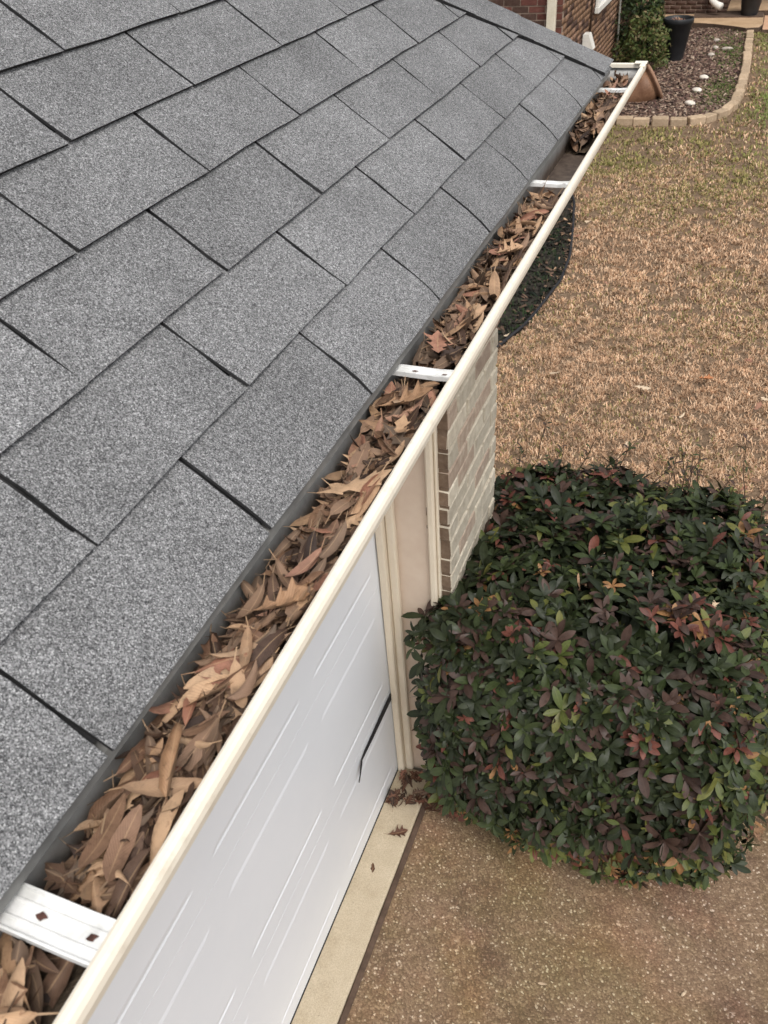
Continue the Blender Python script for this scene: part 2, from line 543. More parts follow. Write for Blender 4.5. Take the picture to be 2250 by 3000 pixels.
# apron strip at the foot of the door
ap = empty('concrete_apron', (-0.45, 0, 0))
tag(ap, kind='structure')
ys = np.linspace(-5.0, 1.42, 40)
for (xa, xb, z, nm, mt) in ((-0.60, STRIP_X - 0.006, 0.016, 'slab', MAT_STRIP),):
    bm = bmesh.new()
    rows = []
    for y in ys:
        e = 0.003 * noise.noise(Vector((y * 6, 0, 0)))
        rows.append([bm.verts.new((xa, y, z + 0.006)), bm.verts.new((xb - 0.012 + e, y, z + 0.002)), bm.verts.new((xb + e, y, z - 0.006)), bm.verts.new((xb + e, y, -0.02))])
    for a, b in zip(rows[:-1], rows[1:]):
        for k in range(3):
            bm.faces.new((a[k], a[k + 1], b[k + 1], b[k]))
    me = bpy.data.meshes.new(nm); bm.to_mesh(me); bm.free()
    o = link(nm, me, mt, ap); o.matrix_parent_inverse = ap.matrix_world.inverted()
    ap_loc = Vector((0.45, 0, 0))
    o.matrix_parent_inverse = Matrix.Translation(ap_loc)
joint = box(STRIP_X - 0.005, STRIP_X + 0.020, -5, 1.30, -0.02, 0.004, 0.004, 'expansion_joint')
o = link('expansion_joint', joint, MAT_RISER, ap); o.matrix_parent_inverse = Matrix.Translation(Vector((0.45, 0, 0)))

# pebbles proud of the driveway
def pebbles():
    n = 1700
    xs = RNG.uniform(-0.33, 1.7, n); yy = RNG.uniform(-0.6, 1.45, n)
    base = np.array([(1, 0, 0), (0, 1, 0), (-1, 0, 0), (0, -1, 0), (0, 0, 1)], dtype=float)
    f = np.array([(0, 1, 4), (1, 2, 4), (2, 3, 4), (3, 0, 4)])
    s = RNG.uniform(0.0018, 0.0046, n)
    ang = RNG.uniform(0, math.pi, n)
    V = np.repeat(base[None], n, 0) * s[:, None, None]
    V[:, :, 1] *= RNG.uniform(0.6, 1.0, n)[:, None]
    V[:, :, 2] *= 0.5
    c, sn = np.cos(ang)[:, None], np.sin(ang)[:, None]
    X = V[:, :, 0] * c - V[:, :, 1] * sn + xs[:, None]
    Y = V[:, :, 0] * sn + V[:, :, 1] * c + yy[:, None]
    V = np.stack([X, Y, V[:, :, 2] - 0.0015], -1)
    F = (f[None] + np.arange(n)[:, None, None] * 5).reshape(-1, 3)
    me = from_numpy('pebbles', V.reshape(-1, 3), F, True)
    tag(link('pebbles', me, MAT_PEBBLE), 'pale pebbles set proud in the brown aggregate driveway', kind='stuff')


pebbles()

# beds
BED_EDGE = [(-2.4, 5.0), (-1.6, 5.08), (-1.30, 5.22), (-1.16, 5.42), (-1.035, 5.84), (-0.964, 6.42), (-0.925, 6.84), (-0.95, 7.40), (-1.064, 8.13), (-1.214, 8.96), (-1.45, 9.75), (-1.9, 10.5), (-2.4, 10.9)]
sheet('dark_mulch_bed', BED_EDGE + [(-4, 10.9), (-4, 5.0)], -0.004, MAT_DARK_BED)


def smooth_path(pts, n):
    P = np.array(pts, float)
    d = np.r_[0, np.cumsum(np.linalg.norm(np.diff(P, axis=0), axis=1))]
    t = np.linspace(0, d[-1], n)
    return np.stack([np.interp(t, d, P[:, 0]), np.interp(t, d, P[:, 1])], -1), d[-1]


pp, _ = smooth_path(BED_EDGE, 60)
be = link('bed_edging', tube([(x, y, 0.022 + 0.005 * math.sin(i)) for i, (x, y) in enumerate(pp)], 0.014, 6, 'bed_edging'), MAT_BLACK)
tag(be, 'black plastic edging curving between dark mulch bed and brown lawn', 'garden edging')

PAVE = [(-2.0, 12.25), (-1.21, 12.30), (-0.65, 12.33), (-0.34, 12.36), (-0.107, 12.50), (0.116, 12.84), (0.25, 13.45), (0.285, 14.47), (0.284, 15.74), (0.253, 17.19), (0.216, 18.7)]
sheet('mulch_bed', [(x, y) for x, y in PAVE] + [(-0.3, 19.25), (-2.0, 19.5)], -0.004, MAT_MULCH_BED)
edging = tag(empty('paver_edging', (-0.1, 12.5, 0)), 'curved row of tan paver blocks edging the far mulch bed', 'garden edging')
path, plen = smooth_path(PAVE, 400)
npv = int(plen / 0.235)
for k in range(npv):
    t = (k + 0.5) / npv
    i = int(t * 399)
    x, y = path[i]
    d = path[min(i + 3, 399)] - path[max(i - 3, 0)]
    me = box(-0.112, 0.112, -0.066, 0.066, -0.03, 0.085, 0.012, 'paver', 0.005)
    o = link('paver', me, MAT_PAVER, edging)
    o.location = (x + 0.1 + random.uniform(-.012, .012), y - 12.5, random.uniform(-0.008, 0.01))
    o.rotation_euler = (random.uniform(-.03, .03), random.uniform(-.03, .03), math.atan2(d[1], d[0]) + random.uniform(-.06, .06))


def inside(poly, x, y):
    P = np.array(poly); r = np.zeros(x.shape, bool)
    j = len(P) - 1
    for i in range(len(P)):
        c = ((P[i, 1] > y) != (P[j, 1] > y)) & (x < (P[j, 0] - P[i, 0]) * (y - P[i, 1]) / (P[j, 1] - P[i, 1] + 1e-12) + P[i, 0])
        r ^= c
        j = i
    return r


DARKBED = BED_EDGE + [(-4, 10.9), (-4, 5.0)]
MULCHBED = PAVE + [(-0.3, 19.25), (-2.0, 19.5)]


def chips(name, poly, n, size, cols, label, z=0.0):
    P = np.array(poly)
    x = RNG.uniform(P[:, 0].min(), P[:, 0].max(), n * 3); y = RNG.uniform(P[:, 1].min(), P[:, 1].max(), n * 3)
    k = inside(poly, x, y); x, y = x[k][:n], y[k][:n]; n = len(x)
    L = RNG.uniform(0.4, 1.3, n) * size; W = L * RNG.uniform(0.2, 0.5, n); T = RNG.uniform(0.003, 0.008, n)
    q = np.array([(-1, -1, 0), (1, -1, 0), (1, 1, 0), (-1, 1, 0), (-1, -1, 1), (1, -1, 1), (1, 1, 1), (-1, 1, 1)], float)
    V = np.repeat(q[None], n, 0); V[:, :, 0] *= L[:, None] / 2; V[:, :, 1] *= W[:, None] / 2; V[:, :, 2] *= T[:, None]
    tx, an = RNG.normal(0, 0.35, n), RNG.uniform(0, 2 * math.pi, n)
    Z = V[:, :, 2] + V[:, :, 0] * np.sin(tx)[:, None] + 0.008 + z
    X0 = V[:, :, 0] * np.cos(tx)[:, None]
    X = X0 * np.cos(an)[:, None] - V[:, :, 1] * np.sin(an)[:, None] + x[:, None]
    Y = X0 * np.sin(an)[:, None] + V[:, :, 1] * np.cos(an)[:, None] + y[:, None]
    f = np.array([(4, 5, 6, 7), (0, 1, 5, 4), (1, 2, 6, 5), (2, 3, 7, 6), (3, 0, 4, 7)])
    F = (f[None] + np.arange(n)[:, None, None] * 8).reshape(-1, 4)
    me = from_numpy(name, np.stack([X, Y, Z], -1).reshape(-1, 3), F)
    cols = np.array(cols)
    c = cols[RNG.integers(0, len(cols), n)] * RNG.uniform(0.7, 1.25, n)[:, None]
    set_tint(me, np.repeat(c, 8, 0))
    tag(link(name, me, MAT_CHIP), label, kind='stuff')


chips('bark_mulch', MULCHBED, 9000, 0.075, [(0.125, 0.082, 0.064), (0.19, 0.12, 0.092), (0.085, 0.058, 0.048), (0.29, 0.20, 0.145), (0.145, 0.085, 0.072), (0.38, 0.29, 0.22)], 'reddish brown bark mulch covering the far bed')
chips('dark_mulch', DARKBED, 5000, 0.06, [(0.02, 0.018, 0.015), (0.035, 0.03, 0.025), (0.05, 0.04, 0.03), (0.015, 0.02, 0.014), (0.13, 0.085, 0.06)], 'dark bark mulch in the bed beside the garage')


# grass
def blades(name, x, y, per, length, width, colfun, label, spread=0.03, up=(0.25, 1.25)):
    n0 = len(x)
    x = np.repeat(x, per) + RNG.normal(0, spread, n0 * per)
    y = np.repeat(y, per) + RNG.normal(0, spread, n0 * per)
    tr = np.repeat(RNG.uniform(0, 1, n0), per)
    n = len(x)
    an = RNG.uniform(0, 2 * math.pi, n); el = RNG.uniform(*up, n)
    L = RNG.uniform(0.5, 1.25, n) * length; W = RNG.uniform(0.6, 1.3, n) * width
    dx, dy, dz = np.cos(an) * np.cos(el), np.sin(an) * np.cos(el), np.sin(el)
    sx, sy = -np.sin(an) * W / 2, np.cos(an) * W / 2
    z0 = -0.012
    b = np.stack([x, y, np.full(n, z0)], -1); s = np.stack([sx, sy, np.zeros(n)], -1)
    mid = b + np.stack([dx * L * .55, dy * L * .55, dz * L * .7], -1)
    tip = b + np.stack([dx * L, dy * L, dz * L * .85], -1)
    V = np.stack([b - s, b + s, mid + s * .8, mid - s * .8, tip], 1).reshape(-1, 3)
    o = np.arange(n)[:, None] * 5
    F = np.concatenate([o + [0, 1, 2], o + [0, 2, 3], o + [3, 2, 4]], 0)
    me = from_numpy(name, V, F)
    c = colfun(x, y, tr)
    set_tint(me, np.repeat(c, 5, 0))
    tag(link(name, me, MAT_GRASS), label, kind='stuff')


def fbm(x, y, s):
    return np.array([noise.noise(Vector((a * s, b * s, 3.3))) for a, b in zip(x, y)])


def lawn_points(x0, x1, y0, y1, n):
    x = RNG.uniform(x0, x1, n); y = RNG.uniform(y0, y1, n)
    k = ~inside(DARKBED, x, y) & ~inside(MULCHBED, x, y)
    k &= ~((x < -0.30) & (y < 2.05)) & ~((x < -2.0) & (y > 10.9)) & ~((y > 19.0) & (x < 0.5))
    k &= ~((x > -0.3) & (x < 0.86) & (y < 2.35)) & ~(y < 1.74)
    pv = np.min(np.hypot(x[:, None] - path[None, ::8, 0], y[:, None] - path[None, ::8, 1]), axis=1)
    k &= pv > 0.13
    return x[k], y[k]


def tan_grass(x, y, tr):
    tr = np.clip(tr * 0.7 + 0.55 * fbm(x, y, 11.0) + 0.2, 0, 1.1)
    pal = np.array([(0.53, 0.345, 0.215), (0.63, 0.43, 0.28), (0.46, 0.283, 0.17), (0.57, 0.363, 0.228), (0.31, 0.188, 0.11), (0.68, 0.495, 0.338)])
    c = pal[RNG.integers(0, len(pal), len(x))] * (0.52 + 0.72 * tr)[:, None]
    per = 1
    g = fbm(x, y, 1.1) + 0.35 * fbm(x, y, 3.1)
    # scattered olive patches up close, greener far away
    far = np.clip((y - 8.2 + 1.4 * fbm(x, y, 0.6)) / 2.2, 0, 1)
    green = np.clip(0.10 + 0.6 * g, 0, 0.42) * 0.55 * (y < 7.5) + far * np.clip(0.75 + 0.8 * g, 0.35, 0.97)
    gx = np.clip((x - 0.30) / 0.35, 0, 1) * np.clip((y - 10.6) / 2.2, 0, 1)
    green = np.clip(np.maximum(green, gx * (1.0 + 0.5 * g)), 0, 1)
    gc = np.array([(0.20, 0.19, 0.06), (0.26, 0.225, 0.085), (0.15, 0.155, 0.05), (0.31, 0.255, 0.11)])[RNG.integers(0, 4, len(x))]
    gc2 = np.array([(0.15, 0.20, 0.055), (0.19, 0.22, 0.075)])[RNG.integers(0, 2, len(x))]
    gc = gc * (1 - gx)[:, None] + gc2 * gx[:, None]
    pick = (RNG.uniform(0, 1, len(x)) < green)[:, None]
    return np.where(pick, gc * (0.75 + 0.5 * tr)[:, None], c)


x, y = lawn_points(-1.4, 2.0, 1.66, 6.2, 6200)
blades('dormant_grass', x, y, 24, 0.036, 0.0062, tan_grass, 'dormant tan lawn grass beside the driveway', 0.019)
x, y = lawn_points(-1.7, 2.6, 6.2, 10.5, 4200)
blades('dormant_grass', x, y, 20, 0.042, 0.0085, tan_grass, 'tan lawn grass in the middle of the yard', 0.026)
x, y = lawn_points(-2.0, 4.0, 10.5, 20.0, 6500)
blades('patchy_grass', x, y, 9, 0.055, 0.013, tan_grass, 'patchy olive and tan lawn by the paver edging', 0.04)
# weeds inside the far bed
wx = np.concatenate([RNG.normal(0.0, 0.15, 360), RNG.normal(0.02, 0.13, 330), RNG.normal(-0.15, 0.2, 100)])
wy = np.concatenate([RNG.normal(14.2, 0.55, 360), RNG.normal(17.0, 0.6, 330), RNG.normal(18.4, 0.4, 100)])
k = inside(MULCHBED, wx, wy)
blades('weeds', wx[k], wy[k], 9, 0.06, 0.014, lambda x, y, t: np.array([(0.075, 0.12, 0.03), (0.10, 0.14, 0.04), (0.16, 0.15, 0.07)])[RNG.integers(0, 3, len(x))], 'low green weeds growing inside the paver edging', 0.05)
wx = RNG.uniform(-1.5, -1.0, 260); wy = RNG.uniform(5.6, 8.6, 260)
k = inside(DARKBED, wx, wy)
blades('ground_cover', wx[k], wy[k], 7, 0.055, 0.012, lambda x, y, t: np.array([(0.02, 0.035, 0.016), (0.03, 0.05, 0.02), (0.045, 0.05, 0.03)])[RNG.integers(0, 3, len(x))], 'sparse dark green sprigs in the dark mulch', 0.04)

# ------------------------------------------------------------------ garage
A = 0.6574
CA, SA = math.cos(A), math.sin(A)
HIP_E, HIP_K = 2.335, 1.45         # hip line in plan: y = HIP_E - HIP_K * |x|
EXPO, TAB, Y0 = 0.127, 0.305, -0.3004
NCOURSE = 26


def roof_pt(s, y, h=0.0):
    return Vector((-s * CA + h * SA, y, EAVE + s * SA + h * CA))


garage = tag(empty('garage', (0, 0, 0)), 'garage with grey shingle hip roof, white door and pale brick corner', 'garage')
S_TOP = EXPO * NCOURSE
deck_v = [roof_pt(0.012, -2.3, -0.006), roof_pt(0.012, HIP_E - 0.012, -0.006), roof_pt(S_TOP, HIP_E - HIP_K * S_TOP * CA, -0.006), roof_pt(S_TOP, -2.3, -0.006)]
RX, RZ = deck_v[2].x, deck_v[2].z
far = [(2 * RX, HIP_E - 0.012, EAVE - 0.006)]
back = [(2 * RX, -2.3, EAVE - 0.006)]
roof_me = from_lists('roof', [tuple(v) for v in deck_v] + far + back, [(0, 1, 2, 3), (1, 4, 2), (4, 5, 3, 2)])
roof = link('roof', roof_me, [MAT_ASPHALT], garage)


def tab_mesh(w, eave, seed, wl=None):
    """one shingle tab, butt at s=0, rising to s=EXPO+0.025; x is along the eave"""
    rr = random.Random(seed)
    ss = [-0.004, 0.022, 0.055, 0.10, EXPO + 0.024] if eave else [-0.002, 0.03, 0.085, EXPO + 0.024]
    xs = [0, w * 0.33, w * 0.68, w]
    V, F, MI = [], [], []
    wob = [rr.uniform(-0.0016, 0.0016) for _ in xs]
    ph = rr.uniform(0, 6)
    for i, s in enumerate(ss):
        t = (s + 0.004) / (EXPO + 0.028)
        h = 0.0078 * (1 - t) + 0.0008
        if eave:
            u = max(0.0, 1 - (s + 0.004) / 0.07)
            h -= 0.010 * u * u
        for jx, xx in enumerate(xs):
            ed = wob[jx] if i == 0 else 0
            hh = h + (0.0011 * math.sin(ph + xx * 19) * (1 - t))
            edge_j = (0.0018 * math.sin(ph * 2 + s * 40) if jx in (0, 3) else 0)
            V.append((xx + edge_j, s + ed, hh))
    nx = len(xs); nt = len(V)
    for i in range(len(ss) - 1):
        for jx in range(nx - 1):
            a = i * nx + jx
            F.append((a, a + 1, a + nx + 1, a + nx)); MI.append(0)
    # lower skin edge
    for jx in range(nx):
        v = V[jx]; V.append((v[0], v[1] + 0.001, v[2] - 0.0048))
    for jx in range(nx - 1):
        F.append((jx, nt + jx, nt + jx + 1, jx + 1)); MI.append(1)
    for side in (0, nx - 1):
        prev_t, prev_b = side, nt + side
        for i in range(1, len(ss)):
            tv = i * nx + side
            v = V[tv]; V.append((v[0], v[1], v[2] - 0.0048)); b = len(V) - 1
            F.append((prev_t, tv, b, prev_b) if side == 0 else (prev_t, prev_b, b, tv)); MI.append(1)
            prev_t, prev_b = tv, b
    me = from_lists('shingle', V, F, mat_idx=MI)
    me.materials.append(MAT_SHINGLE); me.materials.append(MAT_ASPHALT)
    return me


GAPW = 0.0058
tabs_eave = [tab_mesh(TAB - GAPW, True, 100 + i) for i in range(6)]
tabs_mid = [tab_mesh(TAB - GAPW, False, 200 + i) for i in range(8)]
SLOPE = Matrix(((0, -CA, SA, 0), (1, 0, 0, 0), (0, SA, CA, 0), (0, 0, 0, 1)))   # local (along, up-slope, normal) -> world
for c in range(NCOURSE):
    off = 0.1525 if c % 2 else 0.0
    j = int(math.floor((-2.2 - Y0) / TAB))
    while True:
        y = Y0 + off + TAB * j + GAPW / 2
        s = EXPO * c
        yh = HIP_E - HIP_K * s * CA                       # hip at this course's butt
        if y > yh - 0.03:
            break
        me = random.choice(tabs_eave if c == 0 else tabs_mid)
        yh_top = HIP_E - HIP_K * (s + EXPO + 0.03) * CA
        M4 = SLOPE.copy()
        p = roof_pt(s, y)
        M4.translation = p
        if y + TAB > yh_top - 0.03:
            bm = bmesh.new(); bm.from_mesh(me)
            # cut a little short of the hip, in local coordinates
            nrm = Vector((1.0, HIP_K * CA, 0)).normalized()
            co = Vector((yh - y - 0.012, 0, 0))
            bmesh.ops.bisect_plane(bm, geom=list(bm.verts) + list(bm.edges) + list(bm.faces), plane_co=co, plane_no=nrm, clear_outer=True)
            if len(bm.faces) == 0:
                bm.free(); j += 1; continue
            me = bpy.data.meshes.new('shingle'); bm.to_mesh(me); bm.free()
            me.materials.append(MAT_SHINGLE); me.materials.append(MAT_ASPHALT)
        o = bpy.data.objects.new('shingle', me)
        COL.objects.link(o)
        o.parent = roof
        jit = Matrix.Translation(Vector((random.uniform(-.0012, .0012), random.uniform(-.0012, .0012), 0))) @ Matrix.Rotation(random.uniform(-.003, .003), 4, 'Z')
        o.matrix_local = M4 @ jit
        j += 1

# far slope courses, one piece (hidden behind the hip)
KF = math.tan(A) / HIP_K
AF = math.atan(KF)
V, F, MI = [], [], []
nfar = int(abs(RX) * HIP_K / math.cos(AF) / EXPO)
for c in range(nfar):
    y0 = HIP_E - c * EXPO * math.cos(AF); z0 = EAVE + c * EXPO * math.sin(AF)
    y1 = y0 - (EXPO + .02) * math.cos(AF); z1 = z0 + (EXPO + .02) * math.sin(AF)
    xl = -(HIP_E - y0) / HIP_K - 0.01; xl1 = -(HIP_E - y1) / HIP_K - 0.01
    xr = 2 * RX - xl; xr1 = 2 * RX - xl1
    if xr1 > xl1: break
    h0, h1 = 0.008, 0.001
    n = len(V)
    V += [(xl, y0 + .002, z0 + h0), (xr, y0 + .002, z0 + h0), (xr1, y1, z1 + h1), (xl1, y1, z1 + h1), (xl, y0 + .002, z0 + h0 - .005), (xr, y0 + .002, z0 + h0 - .005)]
    F += [(n, n + 3, n + 2, n + 1), (n, n + 1, n + 5, n + 4)]; MI += [0, 1]
me = from_lists('shingle_courses', V, F, mat_idx=MI); me.materials.append(MAT_SHINGLE); me.materials.append(MAT_ASPHALT)
tag(link('shingle_courses', me, [MAT_SHINGLE], roof), kind='stuff')

# hip caps
hd = Vector((-1.0, -HIP_K, math.tan(A)))
hlen = hd.length; hd.normalize()
n_near = Vector((SA, 0, CA))
n_far = Vector((0, math.sin(AF), math.cos(AF)))
w_near = hd.cross(n_near).normalized()
if w_near.y > 0 and w_near.x < 0: w_near = -w_near
near_dir = n_near.cross(hd).normalized()
if near_dir.dot(Vector((1, -1, 0))) < 0: near_dir = -near_dir
far_dir = hd.cross(n_far).normalized()
if far_dir.dot(Vector((-1, 1, 0))) < 0: far_dir = -far_dir
up_dir = (n_near + n_far).normalized()
E0 = Vector((0.0, HIP_E, EAVE))
CAPX = 0.225
ncap = int(abs(RX) * hlen / CAPX)
for c in range(ncap):
    rr = random.Random(c + 40)
    rows, V, F, MI = [], [], [], []
    t0, t1 = c * CAPX - (0.012 if c else 0.14), (c + 1) * CAPX + 0.05
    for i, t in enumerate((t0, t0 + (t1 - t0) * .33, t0 + (t1 - t0) * .66, t1)):
        u = (t - t0) / (t1 - t0)
        lift = 0.0135 - 0.0030 * u
        p = E0 + hd * t
        wig = 0.0025 * math.sin(t * 11) + rr.uniform(-.0012, .0012)
        row = [p + near_dir * (0.100 + wig) + n_near * (lift * 0.5 + 0.0065), p + near_dir * 0.05 + n_near * (lift + .003), p + up_dir * (lift + 0.004), p + far_dir * 0.05 + n_far * (lift + .001), p + far_dir * 0.10 + n_far * (lift * .75)]
        V += row
    for i in range(3):
        for k in range(4):
            a = i * 5 + k
            F.append((a, a + 1, a + 6, a + 5)); MI.append(0)
    nb = len(V)
    for k in range(5):
        V.append(V[k] - up_dir * 0.0030)
    for k in range(4):
        F.append((k, nb + k, nb + k + 1, k + 1)); MI.append(1)
    for i in range(4):
        V.append(V[i * 5] - n_near * 0.0085)
    for i in range(3):
        F.append((i * 5, i * 5 + 5, nb + 5 + i + 1, nb + 5 + i)); MI.append(1)
    me = from_lists('ridge_cap', [tuple(v) for v in V], F, mat_idx=MI)
    if c == 0:          # trimmed flush with both eaves
        bm = bmesh.new(); bm.from_mesh(me)
        for co, no in ((Vector((0.004, 0, 0)), Vector((1, 0, 0))), (Vector((0, HIP_E + 0.006, 0)), Vector((0, 1, 0)))):
            bmesh.ops.bisect_plane(bm, geom=list(bm.verts) + list(bm.edges) + list(bm.faces), plane_co=co, plane_no=no, clear_outer=True)
        bm.to_mesh(me); bm.free()
    me.materials.append(MAT_SHINGLE); me.materials.append(MAT_ASPHALT)
    link('ridge_cap', me, [MAT_SHINGLE], roof)

# eave trim: drip edge, fascia, soffit
DOOR_X, FACE_X, JAMB_Y, CORNER_Y = -0.5305, -0.263, 1.435, 2.015
def strip_prism(name, prof, y0, y1, mat, parent):
    V = [(x, y0, EAVE + z) for x, z in prof] + [(x, y1, EAVE + z) for x, z in prof]
    n = len(prof)
    F = [(i, (i + 1) % n, n + (i + 1) % n, n + i) for i in range(n)]
    F += [tuple(range(n))[::-1], tuple(range(n, 2 * n))]
    return link(name, from_lists(name, V, F), mat, parent)


strip_prism('drip_edge', [(-0.03, -0.007), (-0.004, -0.0075), (-0.003, -0.022), (-0.006, -0.022), (-0.007, -0.0105), (-0.03, -0.0095)], -2.3, HIP_E - 0.004, MAT_DRIP, garage)
strip_prism('fascia', [(-0.048, -0.012), (-0.024, -0.012), (-0.024, -0.165), (-0.048, -0.165)], -2.3, HIP_E - 0.03, MAT_TRIM, garage)
link('fascia', box(-5.0, -0.05, HIP_E - 0.055, HIP_E - 0.03, EAVE - .165, EAVE - .012, 0.0, 'fascia'), MAT_TRIM, garage)
link('soffit', box(-5.0, -0.05, -2.3, HIP_E - 0.057, EAVE - 0.162, EAVE - 0.152, 0.0, 'soffit'), MAT_TRIM, garage)

def part(name, x0, x1, y0, y1, z0, z1, mat, bevel=0.003, parent=garage):
    return link(name, box(x0, x1, y0, y1, z0, z1, bevel, name), mat, parent)


# brick corner: mortar core with separate bricks
CORE_TOP = EAVE - 0.164
core = box(-5.2, FACE_X - 0.0045, JAMB_Y + 0.008, CORNER_Y - 0.008, -0.05, CORE_TOP, 0, 'brick_wall')
wall = link('brick_wall', core, MAT_MORTAR, garage)
COURSE = 0.0765
BR_L = 0.2
ncs = int(CORE_TOP / COURSE)


def brick_box(x0, x1, y0, y1, z0, z1, endmat=True):
    me = box(x0, x1, y0, y1, z0, z1, 0.005, 'brick', 0.0022, 1)
    if endmat:
        for p in me.polygons:
            if p.normal.y < -0.8: p.material_index = 1
    return me


for c in range(ncs):
    z0 = c * COURSE + 0.005; z1 = z0 + COURSE - 0.0095
    y = JAMB_Y
    first = 0.2 if c % 2 == 0 else 0.0945
    seq = [first]
    while sum(seq) + 0.0115 * len(seq) < CORNER_Y - JAMB_Y - 0.05:
        seq.append(0.1895)
    for k, ln in enumerate(seq):
        y1 = min(y + ln, CORNER_Y)
        if CORNER_Y - y1 < 0.03: y1 = CORNER_Y
        pr = random.random()
        hi = z0 / 2.5
        pale = pr < (0.93 - 0.55 * max(0, (hi - 0.50) / 0.5))
        proud = random.uniform(-0.0025, 0.0035)
        me = brick_box(FACE_X - 0.09, FACE_X + proud, y + (random.uniform(-0.004, 0.004) if k == 0 else 0), y1, z0, z1, k == 0)
        link('brick', me, [MAT_BRICK_PALE if pale else MAT_BRICK_PINK, MAT_BRICK_END], wall)
        y = y1 + 0.0115
        if y > CORNER_Y - 0.02: break

part('return_mortar', -0.299, FACE_X - 0.0045, JAMB_Y + 0.001, JAMB_Y + 0.0075, 0, CORE_TOP, MAT_BRICK_END, 0.0)
# side wall bricks (round the corner, joined)
ms = []
for c in range(ncs):
    z0 = c * COURSE + 0.006
    x = FACE_X - 0.095 - (0.1 if c % 2 else 0)
    for k in range(9):
        ms.append(box(x - 0.19, x, CORNER_Y - 0.05, CORNER_Y, z0, z0 + COURSE - 0.0115, 0, 'b', 0.002)); x -= 0.2015
tag(link('side_bricks', join_meshes('side_bricks', ms), MAT_BRICK_PALE, wall), kind='stuff')

# door frame


part('jamb_board', -0.60, -0.3345, JAMB_Y - 0.004, JAMB_Y + 0.006, 0.025, 2.35, MAT_BOARD, 0.001)
# cream stop against the door: two stepped strips
part('door_stop', DOOR_X + 0.006, DOOR_X + 0.036, JAMB_Y - 0.052, JAMB_Y - 0.005, 0.03, 2.3, MAT_TRIM, 0.004)
part('door_stop', DOOR_X + 0.037, DOOR_X + 0.070, JAMB_Y - 0.030, JAMB_Y - 0.005, 0.03, 2.3, MAT_TRIM, 0.005)
part('brick_mould', -0.337, -0.311, JAMB_Y - 0.030, JAMB_Y + 0.005, 0.02, 2.35, MAT_TRIM, 0.006)
part('brick_mould', -0.310, -0.300, JAMB_Y - 0.016, JAMB_Y + 0.005, 0.02, 2.35, MAT_TRIM, 0.003)
part('door_header', -0.56, FACE_X + 0.004, -3.6, JAMB_Y - 0.06, 2.36, CORE_TOP, MAT_TRIM, 0.004)

# garage door: four sections with pressed panels
door = link('garage_door', box(DOOR_X - 0.05, DOOR_X - 0.036, -3.5, JAMB_Y - 0.012, 0.03, 2.46, 0, 'garage_door'), MAT_DOOR, garage)
SEC = [(0.024, 0.609), (0.611, 1.219), (1.221, 1.829), (1.831, 2.44)]
PANEL_Y = [(0.838, 1.335)] + [(0.215 - 0.62 * k, 0.745 - 0.62 * k) for k in range(6)]


def door_section(z0, z1):
    bm = bmesh.new()
    ylo, yhi = -3.5, JAMB_Y - 0.012
    pz0, pz1 = z0 + 0.092, z1 - 0.10
    ycuts = sorted({ylo, yhi} | {v for p in PANEL_Y for v in p})
    zc = [z0, pz0, pz1, z1]
    pset = {(round(a, 4), round(b, 4)) for a, b in PANEL_Y}
    def q(pts):
        bm.faces.new([bm.verts.new(p) for p in pts])
    X = DOOR_X
    for a, b in zip(ycuts[:-1], ycuts[1:]):
        for k in range(3):
            za, zb = zc[k], zc[k + 1]
            if k == 1 and (round(a, 4), round(b, 4)) in pset:
                # pressed grooves along the panel's two long edges, fading out at the ends
                yst = [(a, 0), (a + 0.035, 1), (b - 0.035, 1), (b, 0)]
                zst = [(za, 0), (za + 0.006, 1), (za + 0.012, 1), (za + 0.028, 0), (zb - 0.028, 0), (zb - 0.012, 1), (zb - 0.006, 1), (zb, 0)]
                for (ya, fa), (yb, fb) in zip(yst[:-1], yst[1:]):
                    for (z_0, g0), (z_1, g1) in zip(zst[:-1], zst[1:]):
                        D = -0.0024
                        q([(X + D * fa * g0, ya, z_0), (X + D * fb * g0, yb, z_0), (X + D * fb * g1, yb, z_1), (X + D * fa * g1, ya, z_1)])
            else:
                q([(X, a, za), (X, b, za), (X, b, zb), (X, a, zb)])
    # tongue lips top and bottom
    q([(X, ylo, z1), (X, yhi, z1), (X - 0.035, yhi, z1 - 0.0005), (X - 0.035, ylo, z1 - 0.0005)])
    q([(X, yhi, z0), (X, ylo, z0), (X - 0.035, ylo, z0), (X - 0.035, yhi, z0)])
    bmesh.ops.remove_doubles(bm, verts=bm.verts, dist=1e-5)
    bmesh.ops.recalc_face_normals(bm, faces=bm.faces)
    me = bpy.data.meshes.new('door_section'); bm.to_mesh(me); bm.free()
    return me


for a, b in SEC:
    link('door_section', door_section(a, b), MAT_DOOR, door)
link('bottom_seal', box(DOOR_X - 0.03, DOOR_X + 0.004, -3.5, JAMB_Y - 0.012, 0.012, 0.026, 0.003, 'bottom_seal'), MAT_BLACK, door)
